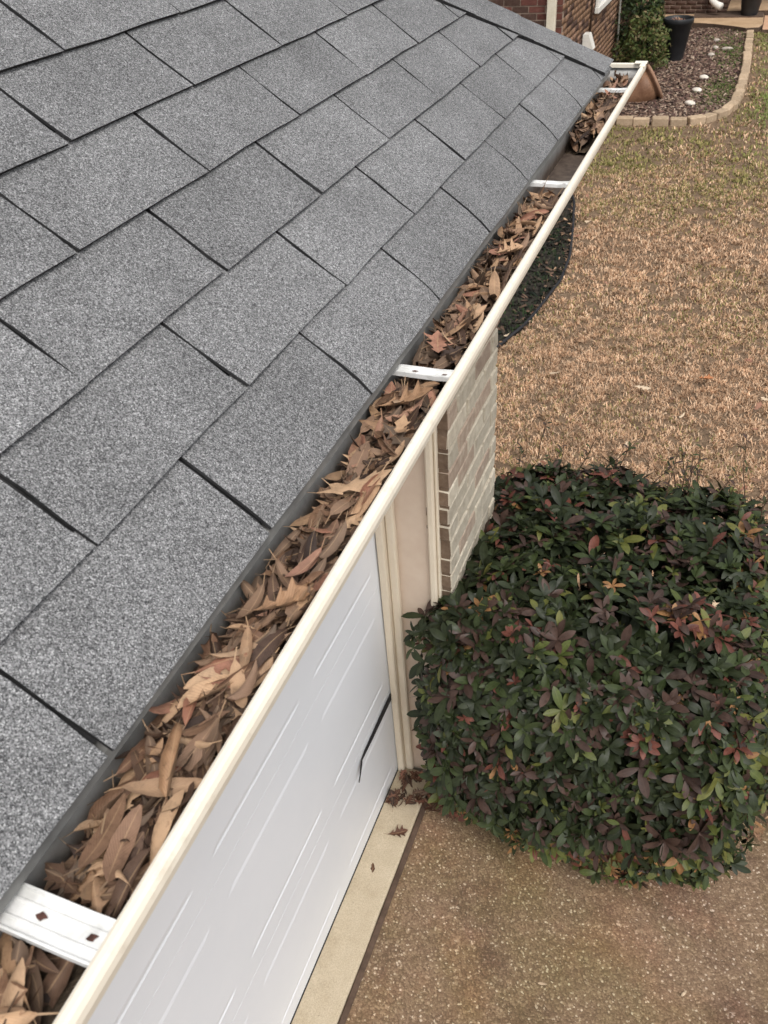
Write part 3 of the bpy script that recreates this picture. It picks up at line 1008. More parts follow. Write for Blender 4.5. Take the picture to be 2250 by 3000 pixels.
# loose strip of black weather seal hanging out of the lowest seam
zs = 0.566
V = []
pts = [(1.420, 0.019, zs), (1.30, 0.018, zs + .001), (1.18, 0.014, zs - .001), (1.10, 0.010, zs), (1.068, 0.005, zs - .004), (1.055, 0.011, zs - .006), (1.035, 0.012, zs - .014), (1.02, 0.008, zs - .018), (1.005, 0.004, zs - .022), (0.985, 0.002, zs - .03)]
F = []
for i, (yy, w, z) in enumerate(pts):
    dx = 0.003 + 0.004 * max(0, i - 4)
    V += [(DOOR_X + dx, yy, z - w), (DOOR_X + dx + 0.004, yy, z - w), (DOOR_X + dx + 0.004, yy, z + w), (DOOR_X + dx, yy, z + w)]
for i in range(len(pts) - 1):
    for k in range(4):
        F.append((i * 4 + k, i * 4 + (k + 1) % 4, i * 4 + 4 + (k + 1) % 4, i * 4 + 4 + k))
F += [(3, 2, 1, 0), tuple(range(len(V) - 4, len(V)))]
link('seal_strip', from_lists('seal_strip', V, F), MAT_BLACK, door)['label'] = 'loose black seal strip along the lowest door seam'

# ------------------------------------------------------------------ gutter
gutter = tag(empty('rain_gutter', (0, 0, EAVE)), 'cream rain gutter packed with dead leaves along the roof edge', 'gutter')


RET_Y = HIP_E + 0.085


def gz(y):
    return 0.0 * y


def wid(y):
    """the trough pinches in slightly towards its far end"""
    return 1.0 - 0.033 * (min(max(y, -0.45), 2.4) + 0.45)


def gx(d, y):
    return -0.0222 + (d + 0.0222) * wid(y)


def sweep(prof, mat_name, flip=False):
    """profile (d, z) swept along the front eave, round the mitred corner, then back along the far eave"""
    V, F = [], []
    n = len(prof)
    st = [-2.3, -1.2, -0.4, 0.4, 1.2, 1.9]
    for y in st:
        for d, z in prof: V.append((gx(d, y), y, z + gz(y)))
    for d, z in prof: V.append((gx(d, 2.4), RET_Y + d, z + gz(2.4)))
    for x in (-1.0, -3.5):
        for d, z in prof: V.append((x, RET_Y + d, z + gz(2.4)))
    rows = len(V) // n
    for i in range(rows - 1):
        for k in range(n - 1):
            q = (i * n + k, i * n + k + 1, (i + 1) * n + k + 1, (i + 1) * n + k)
            F.append(q[::-1] if flip else q)
    return V, F


OUT = [(-0.0235, -0.006), (-0.0235, -0.099), (0.058, -0.099), (0.0655, -0.092), (0.0675, -0.080), (0.0705, -0.068), (0.080, -0.056), (0.0895, -0.0495), (0.0948, -0.0485), (0.0960, -0.039), (0.0948, -0.0325), (0.0922, -0.0285), (0.0890, -0.0268), (0.0850, -0.0266), (0.0820, -0.0278), (0.0810, -0.030), (0.0810, -0.040)]
INN = [(-0.0222, -0.006), (-0.0222, -0.0975), (0.057, -0.0975), (0.064, -0.091), (0.066, -0.080), (0.069, -0.067), (0.079, -0.0545), (0.0885, -0.048), (0.0930, -0.046), (0.0942, -0.039), (0.0905, -0.031), (0.0835, -0.030), (0.0822, -0.040), (0.0810, -0.040)]
V, F = sweep(OUT, 0); V2, F2 = sweep(INN, 1, True)
n = len(V)
me = from_lists('trough', V + V2, F + [tuple(i + n for i in f) for f in F2], mat_idx=[0] * len(F) + [1] * len(F2))
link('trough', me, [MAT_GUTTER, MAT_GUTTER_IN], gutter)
# seam strap and mitre at the corner
sv = [(0.1052, 2.36), (0.1052, 2.425)]
link('corner_strap', join_meshes('corner_strap', [box(gx(0.079, 2.4), gx(0.0985, 2.4), RET_Y + 0.030, RET_Y + 0.072, -0.0275 + gz(2.4), -0.0235 + gz(2.4), .001, 's'), box(gx(0.056, 2.4), gx(0.0985, 2.4) + .001, RET_Y + 0.0730, RET_Y + 0.0990, -0.0278 + gz(2.4), -0.0225 + gz(2.4), .001, 's')]), MAT_GUTTER, gutter)
link('seam', box(-0.012, -0.008, RET_Y + 0.071, RET_Y + 0.0935, -0.093 + gz(2.4), -0.047 + gz(2.4), 0, 'seam'), MAT_RISER, gutter)


def hanger_mesh():
    # profile across the strap (y, z), extruded along x from the fascia to the lip
    pr = [(-0.0175, -0.004), (-0.0175, 0.0035), (-0.0155, 0.0035), (-0.0145, 0.0), (-0.0085, 0.0), (-0.0075, 0.0016), (-0.006, 0.0016), (-0.005, 0.0), (0.005, 0.0), (0.006, 0.0016), (0.0075, 0.0016), (0.0085, 0.0), (0.0145, 0.0), (0.0155, 0.0035), (0.0175, 0.0035), (0.0175, -0.004)]
    low = [(y, z - 0.0016 if abs(y) < 0.0145 else z) for y, z in pr]
    V, F = [], []
    xs = [-0.0215, 0.02, 0.06, 0.0805, 0.088]
    for x in xs:
        dz = -0.0335 + (0.0015 if x > 0.07 else 0.0)
        for y, z in pr: V.append((x, y, z + dz))
    n = len(pr)
    for i in range(len(xs) - 1):
        for k in range(n - 1):
            F.append((i * n + k, (i + 1) * n + k, (i + 1) * n + k + 1, i * n + k + 1))
    return from_lists('hanger', V, F)


HANG = hanger_mesh()
def slot_mesh(r=0.0048):
    V = [(0, 0, 0.0006)]
    for k in range(10):
        a = 2 * math.pi * k / 10
        f = (1.5, .9, .8, 1.0, .85, 1.35, .95, .8, 1.05, .8)[k]
        V.append((r * f * math.cos(a) * 0.85, r * f * math.sin(a) * 0.8, 0.0004))
    F = [(0, 1 + k, 1 + (k + 1) % 10) for k in range(10)]
    return from_lists('screw_slot', V, F)


SLOT = slot_mesh()
for i, y in enumerate((-1.30, -0.430, 0.434, 1.308, 2.170)):
    o = link('hanger', HANG, MAT_HANGER, gutter)
    o.scale = (wid(y), 1.0 if y < 0 else 0.64, 1.0)
    o.location = (-0.0222 + 0.0222 * wid(y), y, gz(y) + 0.0005)
    for sx, sc in ((0.022, 1.0), (0.070, 0.9)):
        s = link('screw_slot', SLOT, MAT_RUST, o)
        s.location = (sx, 0.001, -0.0328 + (0.0003 if sx > .05 else 0))
        s.scale = (sc, sc, 1)
        s.rotation_euler = (0, 0, 0.5 if sx > .05 else 0.1)

# ------------------------------------------------------------------ dead leaves
def leaf_mesh(kind, L, Wd, bend, cup, twist, seed, stem=True):
    """a single leaf along +x from -L/2 to L/2, top side up, curled"""
    rr = random.Random(seed)
    if kind == 'lance':
        st = np.linspace(0, 1, 10)
        hw = np.sin(np.pi * np.clip(st * 0.97 + 0.015, 0, 1)) ** 0.55 * (1 - 0.12 * st)
        hw = hw * np.array([1 + rr.uniform(-.08, .08) for _ in st]); hw[0] = 0.10; hw[-1] = 0.10
        hl = hr = hw
        sweepf = np.zeros(len(st))
    else:   # pointed oak lobes
        st = np.array([0, .10, .20, .27, .33, .42, .50, .56, .65, .73, .79, .88, 1.0])
        b = np.array([.03, .10, .22, .55, .30, .26, .95, .50, .38, .85, .45, .30, .03])
        hl = b * np.array([1 + rr.uniform(-.22, .22) for _ in st]); hr = b * np.array([1 + rr.uniform(-.22, .22) for _ in st])
        sweepf = np.array([0, 0, .0, .05, -.01, -.02, .09, .0, -.02, .08, .01, 0, 0])
    cols = [-1, -0.5, 0, 0.5, 1] if kind == 'lance' else [-1, -0.45, 0, 0.45, 1]
    V, UV = [], []
    for i, t in enumerate(st):
        ang = bend * (t - 0.5)
        # arc along the length
        if abs(bend) > 1e-3:
            R = L / bend
            px, pz = R * math.sin(ang), R * (1 - math.cos(ang))
        else:
            px, pz = L * (t - 0.5), 0
        tw = twist * (t - 0.5)
        for cx in cols:
            w = (hl[i] if cx < 0 else hr[i]) * Wd / 2 * abs(cx)
            ca = cup * abs(cx)
            yy = math.copysign(w * math.cos(ca * .6), cx) if cx else 0.0
            zz = w * math.sin(ca * .8) + rr.uniform(-.0003, .0003)
            sh = sweepf[i] * L * abs(cx)
            yr, zr = yy * math.cos(tw) - zz * math.sin(tw), yy * math.sin(tw) + zz * math.cos(tw)
            V.append((px + sh * math.cos(ang) - zr * math.sin(ang), yr, pz + sh * math.sin(ang) + zr * math.cos(ang)))
            UV.append((cx, t, 0.0))
    F = []
    n = len(cols)
    for i in range(len(st) - 1):
        for k in range(n - 1):
            a = i * n + k
            F.append((a, a + n, a + n + 1, a + 1))
    if stem:
        a0 = Vector(V[2]); d = Vector((-math.cos(bend / 2), 0, math.sin(bend / 2)))
        ln = L * 0.2; b = len(V)
        for s in (-1, 1):
            V.append(tuple(a0 + Vector((0, s * 0.0008, 0)))); UV.append((0, 0, 0))
            V.append(tuple(a0 + d * ln + Vector((0, s * 0.0006 + .004, 0.002)))); UV.append((0, 0, 0))
        F.append((b, b + 1, b + 3, b + 2))
    me = from_lists('leaf', V, F, smooth=True)
    at = me.attributes.new('leafuv', 'FLOAT_VECTOR', 'POINT')
    at.data.foreach_set('vector', np.array(UV, dtype=np.float32).ravel())
    return me


LANCE = []
for i in range(12):
    rr = random.Random(300 + i)
    LANCE.append(dict(kind='lance', L=rr.uniform(0.062, 0.094), Wd=rr.uniform(0.016, 0.026), bend=rr.uniform(-1.4, 1.7), cup=rr.uniform(-1.9, 1.9), twist=rr.uniform(-1.0, 1.0), seed=300 + i))
OAK = []
for i in range(8):
    rr = random.Random(400 + i)
    OAK.append(dict(kind='oak', L=rr.uniform(0.082, 0.115), Wd=rr.uniform(0.055, 0.078), bend=rr.uniform(-.9, 1.2), cup=rr.uniform(-1.0, 1.1), twist=rr.uniform(-.7, .7), seed=400 + i))
LEAF_MATS = {'tan': MAT_LEAF_TAN, 'brown': MAT_LEAF_BROWN, 'dark': MAT_LEAF_DARK, 'red': MAT_LEAF_PINK, 'wet': MAT_LEAF_WET, 'pale': MAT_LEAF_PALE, 'orange': MAT_LEAF_ORANGE}
_cache = {}


def leaf_proto(kind, idx, mat):
    key = (kind, idx, mat)
    if key not in _cache:
        spec = (LANCE if kind == 'lance' else OAK)[idx]
        me = leaf_mesh(**spec)
        me.materials.append(LEAF_MATS[mat])
        _cache[key] = me
    return _cache[key]


def gutter_top(x, y):
    u = (x + 0.022) / 0.1
    h = -0.058 + 0.026 * u + 0.010 * noise.noise(Vector((x * 9, y * 4.1, 1.7)))
    if y > 1.7:
        h += 0.012
    return h + gz(y)


def in_gap(y):
    return 1.395 < y < 1.76


def placement(kind, spec, ylo, yhi, dz):
    """random pose for a leaf lying in the gutter"""
    for _ in range(40):
        y = random.uniform(ylo, yhi)
        if in_gap(y): continue
        x = random.uniform(-0.008, 0.076 * wid(y))
        yaw = random.gauss(0, 0.55) + random.choice((0.75, 1.1, 1.57, 1.57, 2.3, 0.2)) + random.choice((0, math.pi))
        half = spec['L'] * 0.5 * (1 - 0.03 * spec['bend'] ** 2)
        ex = abs(math.cos(yaw)) * half + abs(math.sin(yaw)) * spec['Wd'] * 0.35
        if x - ex < -0.030 or x + ex > 0.092 * wid(y): continue
        if in_gap(y + half) and random.random() < .7: continue
        return x, y, yaw
    y = random.uniform(ylo, yhi)
    if in_gap(y): y = 1.2
    return random.uniform(0.01, 0.05), y, math.pi / 2 + random.uniform(-.5, .5)


SECTIONS = [(-0.95, -0.45, 'nearest stretch of gutter, below the first hanger'), (-0.41, 0.41, 'gutter between the first and second hangers'), (0.455, 1.29, 'gutter between the second and third hangers'), (1.76, 2.33, 'far end of the gutter, beyond its bare stretch')]


def section_name(y):
    for a, b, n in SECTIONS:
        if y < b + 0.03: return n
    return SECTIONS[-1][2]


def leaf_object(kind, idx, mat, loc, rot, scale=1.0, label=None, group=None):
    o = bpy.data.objects.new('dead_leaf', leaf_proto(kind, idx, mat))
    COL.objects.link(o)
    o.location = loc; o.rotation_euler = rot; o.scale = (scale,) * 3
    tag(o, label, 'leaf', group)
    return o


MATWORD = {'tan': 'tan', 'brown': 'mid brown', 'dark': 'dark brown', 'red': 'reddish'}
# buried litter, one object: (leaf, matrix) pairs merged
def merge_leaves(name, items, mats, label, extra=None):
    VV, FF, UU, MI = [], [], [], []
    n = 0
    names = list(mats)
    for (kind, idx, mat, M4) in items:
        me = leaf_proto(kind, idx, mat)
        nv = len(me.vertices)
        co = np.empty(nv * 3, dtype=np.float32); me.vertices.foreach_get('co', co)
        co = co.reshape(-1, 3)
        R = np.array(M4.to_3x3()); t = np.array(M4.translation)
        VV.append(co @ R.T + t)
        uv = np.empty(nv * 3, dtype=np.float32); me.attributes['leafuv'].data.foreach_get('vector', uv)
        uv = uv.reshape(-1, 3).copy(); uv[:, 2] = random.random()
        UU.append(uv)
        lv = np.empty(len(me.loops), dtype=np.int32); me.loops.foreach_get('vertex_index', lv)
        FF.append(lv.reshape(-1, 4) + n)
        MI.append(np.full(len(me.polygons), names.index(mat), dtype=np.int32))
        n += nv
    me = from_numpy(name, np.concatenate(VV), np.concatenate(FF), True)
    at = me.attributes.new('leafuv', 'FLOAT_VECTOR', 'POINT')
    at.data.foreach_set('vector', np.concatenate(UU).astype(np.float32).ravel())
    for k in names: me.materials.append(mats[k])
    me.polygons.foreach_set('material_index', np.concatenate(MI))
    o = bpy.data.objects.new(name, me); COL.objects.link(o)
    return tag(o, label, kind='stuff')


def pose_matrix(loc, rot, sc):
    from mathutils import Euler
    return Matrix.Translation(Vector(loc)) @ Euler(rot).to_matrix().to_4x4() @ Matrix.Scale(sc, 4)


LIMZ = [-0.0975, -0.091, -0.080, -0.067, -0.0545, -0.0475, -0.045]
LIMX = [0.054, 0.062, 0.0645, 0.0675, 0.077, 0.087, 0.090]
_co = {}


def leaf_coords(kind, idx):
    if (kind, idx) not in _co:
        me = leaf_proto(kind, idx, 'tan')
        co = np.empty(len(me.vertices) * 3, dtype=np.float32); me.vertices.foreach_get('co', co)
        _co[(kind, idx)] = co.reshape(-1, 3)
    return _co[(kind, idx)]


def fits(kind, idx, loc, rot, sc):
    """every point of the leaf lies inside the trough, or above its lip and roof edge"""
    M4 = pose_matrix(loc, rot, sc)
    P = leaf_coords(kind, idx) @ np.array(M4.to_3x3()).T + np.array(M4.translation)
    z = P[:, 2] - EAVE
    w = 1.0 - 0.033 * (np.clip(P[:, 1], -0.45, 2.4) + 0.45)
    x = -0.0222 + (P[:, 0] + 0.0222) / w
    if (x < -0.020).any() or (z < -0.0965).any() or (P[:, 1] > HIP_E + 0.04).any(): return False
    lim = np.where(z < -0.045, np.interp(z, LIMZ, LIMX), np.where(z < -0.024, 0.0800, 0.091))
    if (x > lim).any(): return False
    if ((x < 0.006) & (z > -0.016)).any(): return False
    for hy in (-1.30, -0.430, 0.434, 1.308, 2.170):       # straps
        if ((np.abs(P[:, 1] - hy) < 0.019) & (z > -0.040)).any(): return False
    return True


def span_name(y):
    H = [('first', -0.43), ('second', 0.434), ('third', 1.308), ('fourth', 2.17)]
    if y < -0.43: return 'nearer than the first hanger'
    if y > 2.17: return 'beyond the farthest hanger'
    if y > 1.7: return 'just past the bare stretch' if y < 1.95 else 'just before the farthest hanger'
    for (na, ya), (nb, yb) in zip(H[:-1], H[1:]):
        if ya <= y < yb:
            t = (y - ya) / 0.872
            k = int(t * 7)
            return ['just past the %s hanger' % na, 'a little beyond the %s hanger' % na, 'well past the %s hanger' % na, 'midway between %s and %s hangers' % (na, nb), 'well short of the %s hanger' % nb, 'a little before the %s hanger' % nb, 'just before the %s hanger' % nb][min(k, 6)]


MATWORD = {'tan': 'tan', 'brown': 'brown', 'dark': 'dark', 'red': 'reddish'}
GL = []
for (a, b, nm), cnt in zip(SECTIONS, (210, 720, 640, 300)):
    for k in range(cnt):
        top = k >= cnt * 0.80
        for attempt in range(40):
            kind = 'lance' if random.random() < (0.80 if top else 0.92) else 'oak'
            idx = random.randrange(12 if kind == 'lance' else 8)
            spec = (LANCE if kind == 'lance' else OAK)[idx]
            sc = random.uniform(0.72, 1.05) if kind == 'lance' else random.uniform(0.42, 0.66)
            sp = dict(spec); sp['L'] *= sc; sp['Wd'] *= sc
            x, y, yaw = placement(kind, sp, a, b, 0)
            depth = random.uniform(-0.008, 0.008) if top else random.uniform(-0.030, -0.004)
            tilt = 0.24 if top else 0.36
            flip = math.pi if random.random() < .4 else 0
            rot = (random.gauss(0, tilt * 1.5) + flip, random.gauss(0, tilt), yaw)
            loc = (x, y, gutter_top(x, y) + depth + EAVE)
            if fits(kind, idx, loc, rot, sc): break
        else:
            continue
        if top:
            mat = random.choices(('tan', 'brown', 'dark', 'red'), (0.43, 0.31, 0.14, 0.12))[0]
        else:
            mat = random.choices(('tan', 'brown', 'dark'), (0.05, 0.22, 0.73))[0]  # lower leaves mostly dark: shade between the top leaves put into colour
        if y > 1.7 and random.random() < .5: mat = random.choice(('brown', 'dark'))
        GL.append((top, kind, idx, mat, loc, rot, sc))
tops = [g for g in GL if g[0]]
random.shuffle(tops)
tops, extra = tops[:260], tops[260:]
rest = [g for g in GL if not g[0]] + extra
from collections import Counter
named = []
for g in tops:
    top, kind, idx, mat, loc, rot, sc = g
    shape = 'narrow curled' if kind == 'lance' else 'lobed oak'
    side = 'by the shingles' if loc[0] < 0.017 else ('by the lip' if loc[0] > 0.047 else 'in mid gutter')
    c = abs(math.cos(rot[2]))
    lie = 'crosswise' if c > 0.86 else ('lengthwise' if c < 0.5 else 'slantwise')
    named.append((g, f'{MATWORD[mat]} {shape} leaf {lie} {side}, {span_name(loc[1])}'))
bylabel = {}
for g, lb in named: bylabel.setdefault(lb, []).append(g)
ORD = {4: ['nearest ', 'second ', 'third ', 'farthest '], 5: ['nearest ', 'second ', 'third ', 'fourth ', 'farthest '], 6: ['nearest ', 'second ', 'third ', 'fourth ', 'fifth ', 'farthest '], 1: [''], 2: ['nearer ', 'farther '], 3: ['nearest ', 'middle ', 'farthest ']}
for lb, gs in bylabel.items():
    gs.sort(key=lambda g: g[4][1])
    for k, (top, kind, idx, mat, loc, rot, sc) in enumerate(gs):
        pre = ORD[len(gs)][k] if len(gs) < 7 else ''
        leaf_object(kind, idx, mat, loc, rot, sc, pre + lb, lb if len(gs) > 6 else 'dead leaves in the gutter')
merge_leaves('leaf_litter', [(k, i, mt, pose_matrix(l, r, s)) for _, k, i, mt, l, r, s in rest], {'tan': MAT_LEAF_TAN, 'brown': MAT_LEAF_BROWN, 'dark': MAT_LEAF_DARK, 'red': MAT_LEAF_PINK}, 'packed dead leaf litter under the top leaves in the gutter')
tw = []
for k in range(70):
    a, b, _ = random.choice(SECTIONS)
    y = random.uniform(a, b); x = random.uniform(0.0, 0.05); an = random.gauss(1.2, .7); L = random.uniform(.02, .05)
    p0 = Vector((x, y, EAVE + gutter_top(x, y) + random.uniform(0.0, .010)))
    d = Vector((math.cos(an) * .5, math.sin(an), random.uniform(-.1, .12))) * L
    p1, p2 = p0 + d * .5 + Vector((random.gauss(0, .003), random.gauss(0, .003), .002)), p0 + d
    if p2.x < -0.012 or p2.x > 0.065 * wid(y): continue
    tw.append(tube([p0, p1, p2], [0.0010, 0.0008, 0.0006], 4, 't'))
tag(link('leaf_stalks', join_meshes('leaf_stalks', tw), MAT_TWIG), 'thin dark leaf stalks and twigs among the gutter leaves', kind='stuff')
# dark debris sheet added below the leaves so the gaps look shaded
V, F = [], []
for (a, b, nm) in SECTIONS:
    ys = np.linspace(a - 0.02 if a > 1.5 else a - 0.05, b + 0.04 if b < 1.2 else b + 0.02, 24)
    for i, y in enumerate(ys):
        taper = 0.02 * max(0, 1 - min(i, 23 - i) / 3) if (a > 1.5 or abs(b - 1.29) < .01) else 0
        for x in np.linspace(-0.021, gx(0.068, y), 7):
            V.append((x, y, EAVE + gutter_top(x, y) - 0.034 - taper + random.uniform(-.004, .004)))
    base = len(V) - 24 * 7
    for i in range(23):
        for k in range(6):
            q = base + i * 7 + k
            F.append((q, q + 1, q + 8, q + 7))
tag(link('gap_shade_debris', from_lists('gap_shade_debris', V, F), MAT_SOIL), 'dark debris sheet added beneath the gutter leaves so the gaps look shaded', kind='stuff')

# leaves that stand out, each its own description
def hero(kind, idx, mat, x, y, dz, yaw, sc, label):
    for k in range(160):
        w = k / 160.0
        sk = sc * 0.9 * (1 - 0.4 * w)
        loc = (x + random.gauss(0, .012) * w, y + random.gauss(0, .02) * w, EAVE + gutter_top(x, y) + dz + 0.012 * w * random.random())
        rot = (random.gauss(0.05, .1 + .2 * w), random.gauss(-.05, .1 + .2 * w), yaw + random.gauss(0, .5 * w))
        if fits(kind, idx, loc, rot, sk): break
    return leaf_object(kind, idx, mat, loc, rot, sk, label, 'dead leaves in the gutter')


HERO = [
    ('oak', 0, 'red', 0.030, 0.515, 0.014, 1.9, 0.95, 'pinkish oak leaf lying just beyond the second gutter hanger'),
    ('oak', 1, 'tan', 0.040, 0.345, 0.012, 0.35, 1.0, 'broad tan oak leaf just on the near side of the second hanger'),
    ('oak', 2, 'tan', 0.045, 0.150, 0.014, 0.55, 1.05, 'largest tan oak leaf, midway between first and second hangers'),
    ('oak', 3, 'tan', 0.055, -0.075, 0.012, 0.9, 0.9, 'pale tan oak leaf against the gutter lip above the garage door'),
    ('oak', 4, 'red', 0.035, -0.155, 0.012, 0.7, 1.0, 'reddish oak leaf in the gutter halfway to the first hanger'),
    ('lance', 3, 'tan', 0.043, -0.275, 0.016, 1.95, 1.25, 'long tan leaf standing out on top of the nearest pile'),
    ('lance', 7, 'brown', 0.020, -0.365, 0.012, 1.6, 1.2, 'wide brown leaf lying lengthwise beside the nearest hanger'),
    ('oak', 5, 'tan', 0.045, 0.90, 0.012, 0.8, 0.85, 'tan oak leaf in the gutter midway between second and third hangers'),
    ('oak', 6, 'tan', 0.040, 1.14, 0.012, 2.3, 0.8, 'tan oak leaf in the gutter just before the third hanger'),
]
for h in HERO: hero(*h)

# leaves on the ground
GROUND = [
    ('oak', 1, 'wet', -0.419, 1.099, 0.022, 0.6, 0.95, 'wet brown oak leaf on the concrete apron, farther of two'),
    ('oak', 4, 'wet', -0.462, 0.915, 0.022, 1.9, 1.05, 'wet brown oak leaf on the concrete apron, nearer of two'),
    ('oak', 3, 'orange', 0.497, 5.25, 0.062, 0.3, 1.35, 'orange oak leaf lying out on the brown lawn'),
    ('oak', 6, 'pale', 0.075, 5.02, 0.062, 0.2, 1.3, 'bleached oak leaf on the lawn left of the orange one'),
    ('lance', 5, 'pale', 0.384, 4.70, 0.062, 1.2, 1.2, 'pale curled leaf on the lawn just behind the shrub'),
    ('oak', 2, 'red', 0.875, 4.95, 0.062, 1.3, 1.2, 'reddish oak leaf on the lawn at the right edge'),
    ('oak', 5, 'red', 0.79, 5.6, 0.062, 2.2, 1.0, 'small reddish leaf far right on the brown lawn'),
    ('lance', 2, 'pale', -0.60, 5.1, 0.04, 0.4, 1.0, 'bleached narrow leaf on the lawn near the dark bed'),
    ('lance', 8, 'red', -0.42, 3.9, 0.04, 2.4, 1.1, 'reddish leaf on the lawn by the brick corner'),
    ('oak', 7, 'red', 1.06, 2.05, 0.05, 0.8, 1.1, 'reddish oak leaf on litter right of the shrub'),
    ('oak', 0, 'tan', 1.09, 1.72, 0.045, 2.0, 1.1, 'tan oak leaf on litter at the shrub right foot'),
    ('lance', 1, 'pale', 0.30, 0.72, 0.008, 0.2, 0.45, 'tiny pale leaf fleck on the driveway below the shrub'),
    ('lance', 4, 'pale', 0.79, 0.86, 0.008, 1.0, 0.5, 'tiny pale leaf fleck on the right of the driveway'),
]
for kd, ix, mt, x, y, z, yaw, sc, lb in GROUND:
    o = leaf_object(kd, ix, mt, (x, y, z), (random.uniform(-.15, .15), random.uniform(-.12, .12), yaw), sc, lb)
items = []
for k in range(110):      # pile against the jamb foot
    x = random.uniform(-0.50, -0.20); y = random.uniform(1.24, 1.42) - max(0, (-x - .36)) * .2
    items.append((random.choice(('oak', 'lance')), random.randrange(8), random.choices(('wet', 'dark', 'red'), (.6, .3, .1))[0], pose_matrix((x, y, 0.025 + random.random() * .035), (random.gauss(0, .5), random.gauss(0, .4), random.uniform(0, 6.3)), random.uniform(.5, .8))))
merge_leaves('leaf_pile', items, {'wet': MAT_LEAF_WET, 'dark': MAT_LEAF_DARK, 'red': MAT_LEAF_PINK}, 'wet reddish leaves piled between door jamb and shrub')
items = []
for k in range(330):      # litter round the shrub and on the lawn
    r = random.random()
    if r < 0.40: x, y = random.uniform(0.95, 1.4), random.uniform(1.5, 3.2)
    elif r < 0.62: x, y = random.uniform(-0.3, 1.2), random.uniform(2.4, 4.3)
    elif r < 0.78: x, y = random.uniform(-0.8, 1.2), random.uniform(4.2, 9)
    else:
        q = pp[random.randrange(8, 52)]; x, y = q[0] + random.uniform(-.15, .18), q[1] + random.uniform(-.1, .1)
    items.append((random.choice(('oak', 'lance')), random.randrange(8), random.choices(('tan', 'red', 'brown', 'pale'), (.4, .2, .3, .1))[0], pose_matrix((x, y, 0.03), (random.gauss(0, .3), random.gauss(0, .3), random.uniform(0, 6.3)), random.uniform(.45, .85))))
merge_leaves('scattered_leaves', items, {'tan': MAT_LEAF_TAN, 'red': MAT_LEAF_PINK, 'brown': MAT_LEAF_BROWN, 'pale': MAT_LEAF_PALE}, 'small fallen leaves scattered on lawn and around the shrub')

# ------------------------------------------------------------------ clipped shrub
BC, BH = Vector((0.272, 1.785, 0.62)), Vector((0.655, 0.715, 0.635))
shrub = tag(empty('clipped_shrub', (BC.x, BC.y, 0)), 'clipped dark green shrub with bronze leaves beside the garage door', 'shrub')


def bush_leaf(L, Wd, bend, cup, mat, seed):
    rr = random.Random(seed)
    st = [0, .14, .34, .56, .76, .91, 1.0]
    hw = [.10, .42, .78, 1.0, .88, .5, .06]
    V, UV, F = [], [], []
    for t, w in zip(st, hw):
        ang = bend * t
        px = L * (math.sin(ang) / bend if abs(bend) > 1e-3 else t)
        pz = L * ((1 - math.cos(ang)) / bend if abs(bend) > 1e-3 else 0)
        for cx in (-1, 0, 1):
            y = cx * w * Wd / 2
            z = abs(cx) * w * Wd / 2 * cup
            V.append((px - z * math.sin(ang), y, -pz + z * math.cos(ang))); UV.append((cx, t, 0))
    for i in range(len(st) - 1):
        for k in range(2):
            a = i * 3 + k
            F.append((a, a + 3, a + 4, a + 1))
    me = from_lists('leaf', V, F, smooth=True)
    at = me.attributes.new('leafuv', 'FLOAT_VECTOR', 'POINT')
    at.data.foreach_set('vector', np.array(UV, dtype=np.float32).ravel())
    me.materials.append(mat)
    return me


BUSH_SHAPES = [(0.056, 0.021, 0.5, 0.25), (0.062, 0.024, 0.9, 0.2), (0.050, 0.019, 0.2, 0.35), (0.066, 0.023, 0.6, 0.15)]
BUSH_PROTO = [[bush_leaf(*sh, mt, 7) for mt in BUSH_MATS] for sh in BUSH_SHAPES]


def bush_surface(u, v):
    """point and outward direction of the rounded box"""
    d = Vector((math.cos(u) * math.cos(v), math.sin(u) * math.cos(v), math.sin(v)))
    e = 3.9
    r = (abs(d.x) ** e + abs(d.y) ** e + abs(d.z) ** e) ** (-1 / e)
    p = d * r
    g = Vector((math.copysign(abs(p.x) ** (e - 1), p.x), math.copysign(abs(p.y) ** (e - 1), p.y), math.copysign(abs(p.z) ** (e - 1), p.z))).normalized()
    q = Vector((p.x * BH.x, p.y * BH.y, p.z * BH.z))
    nz = noise.noise(Vector((p.x * 2.3, p.y * 2.3, p.z * 2.3 + 9))) * 0.06 + noise.noise(Vector((p.x * 6, p.y * 6, p.z * 6))) * 0.025
    # skirt narrower at the foot on the near left
    if p.z < -0.2:
        q.y += 0.05 * (-p.z - 0.2) * (1 if p.y < 0 else -1)
    return q + g * nz + BC, g


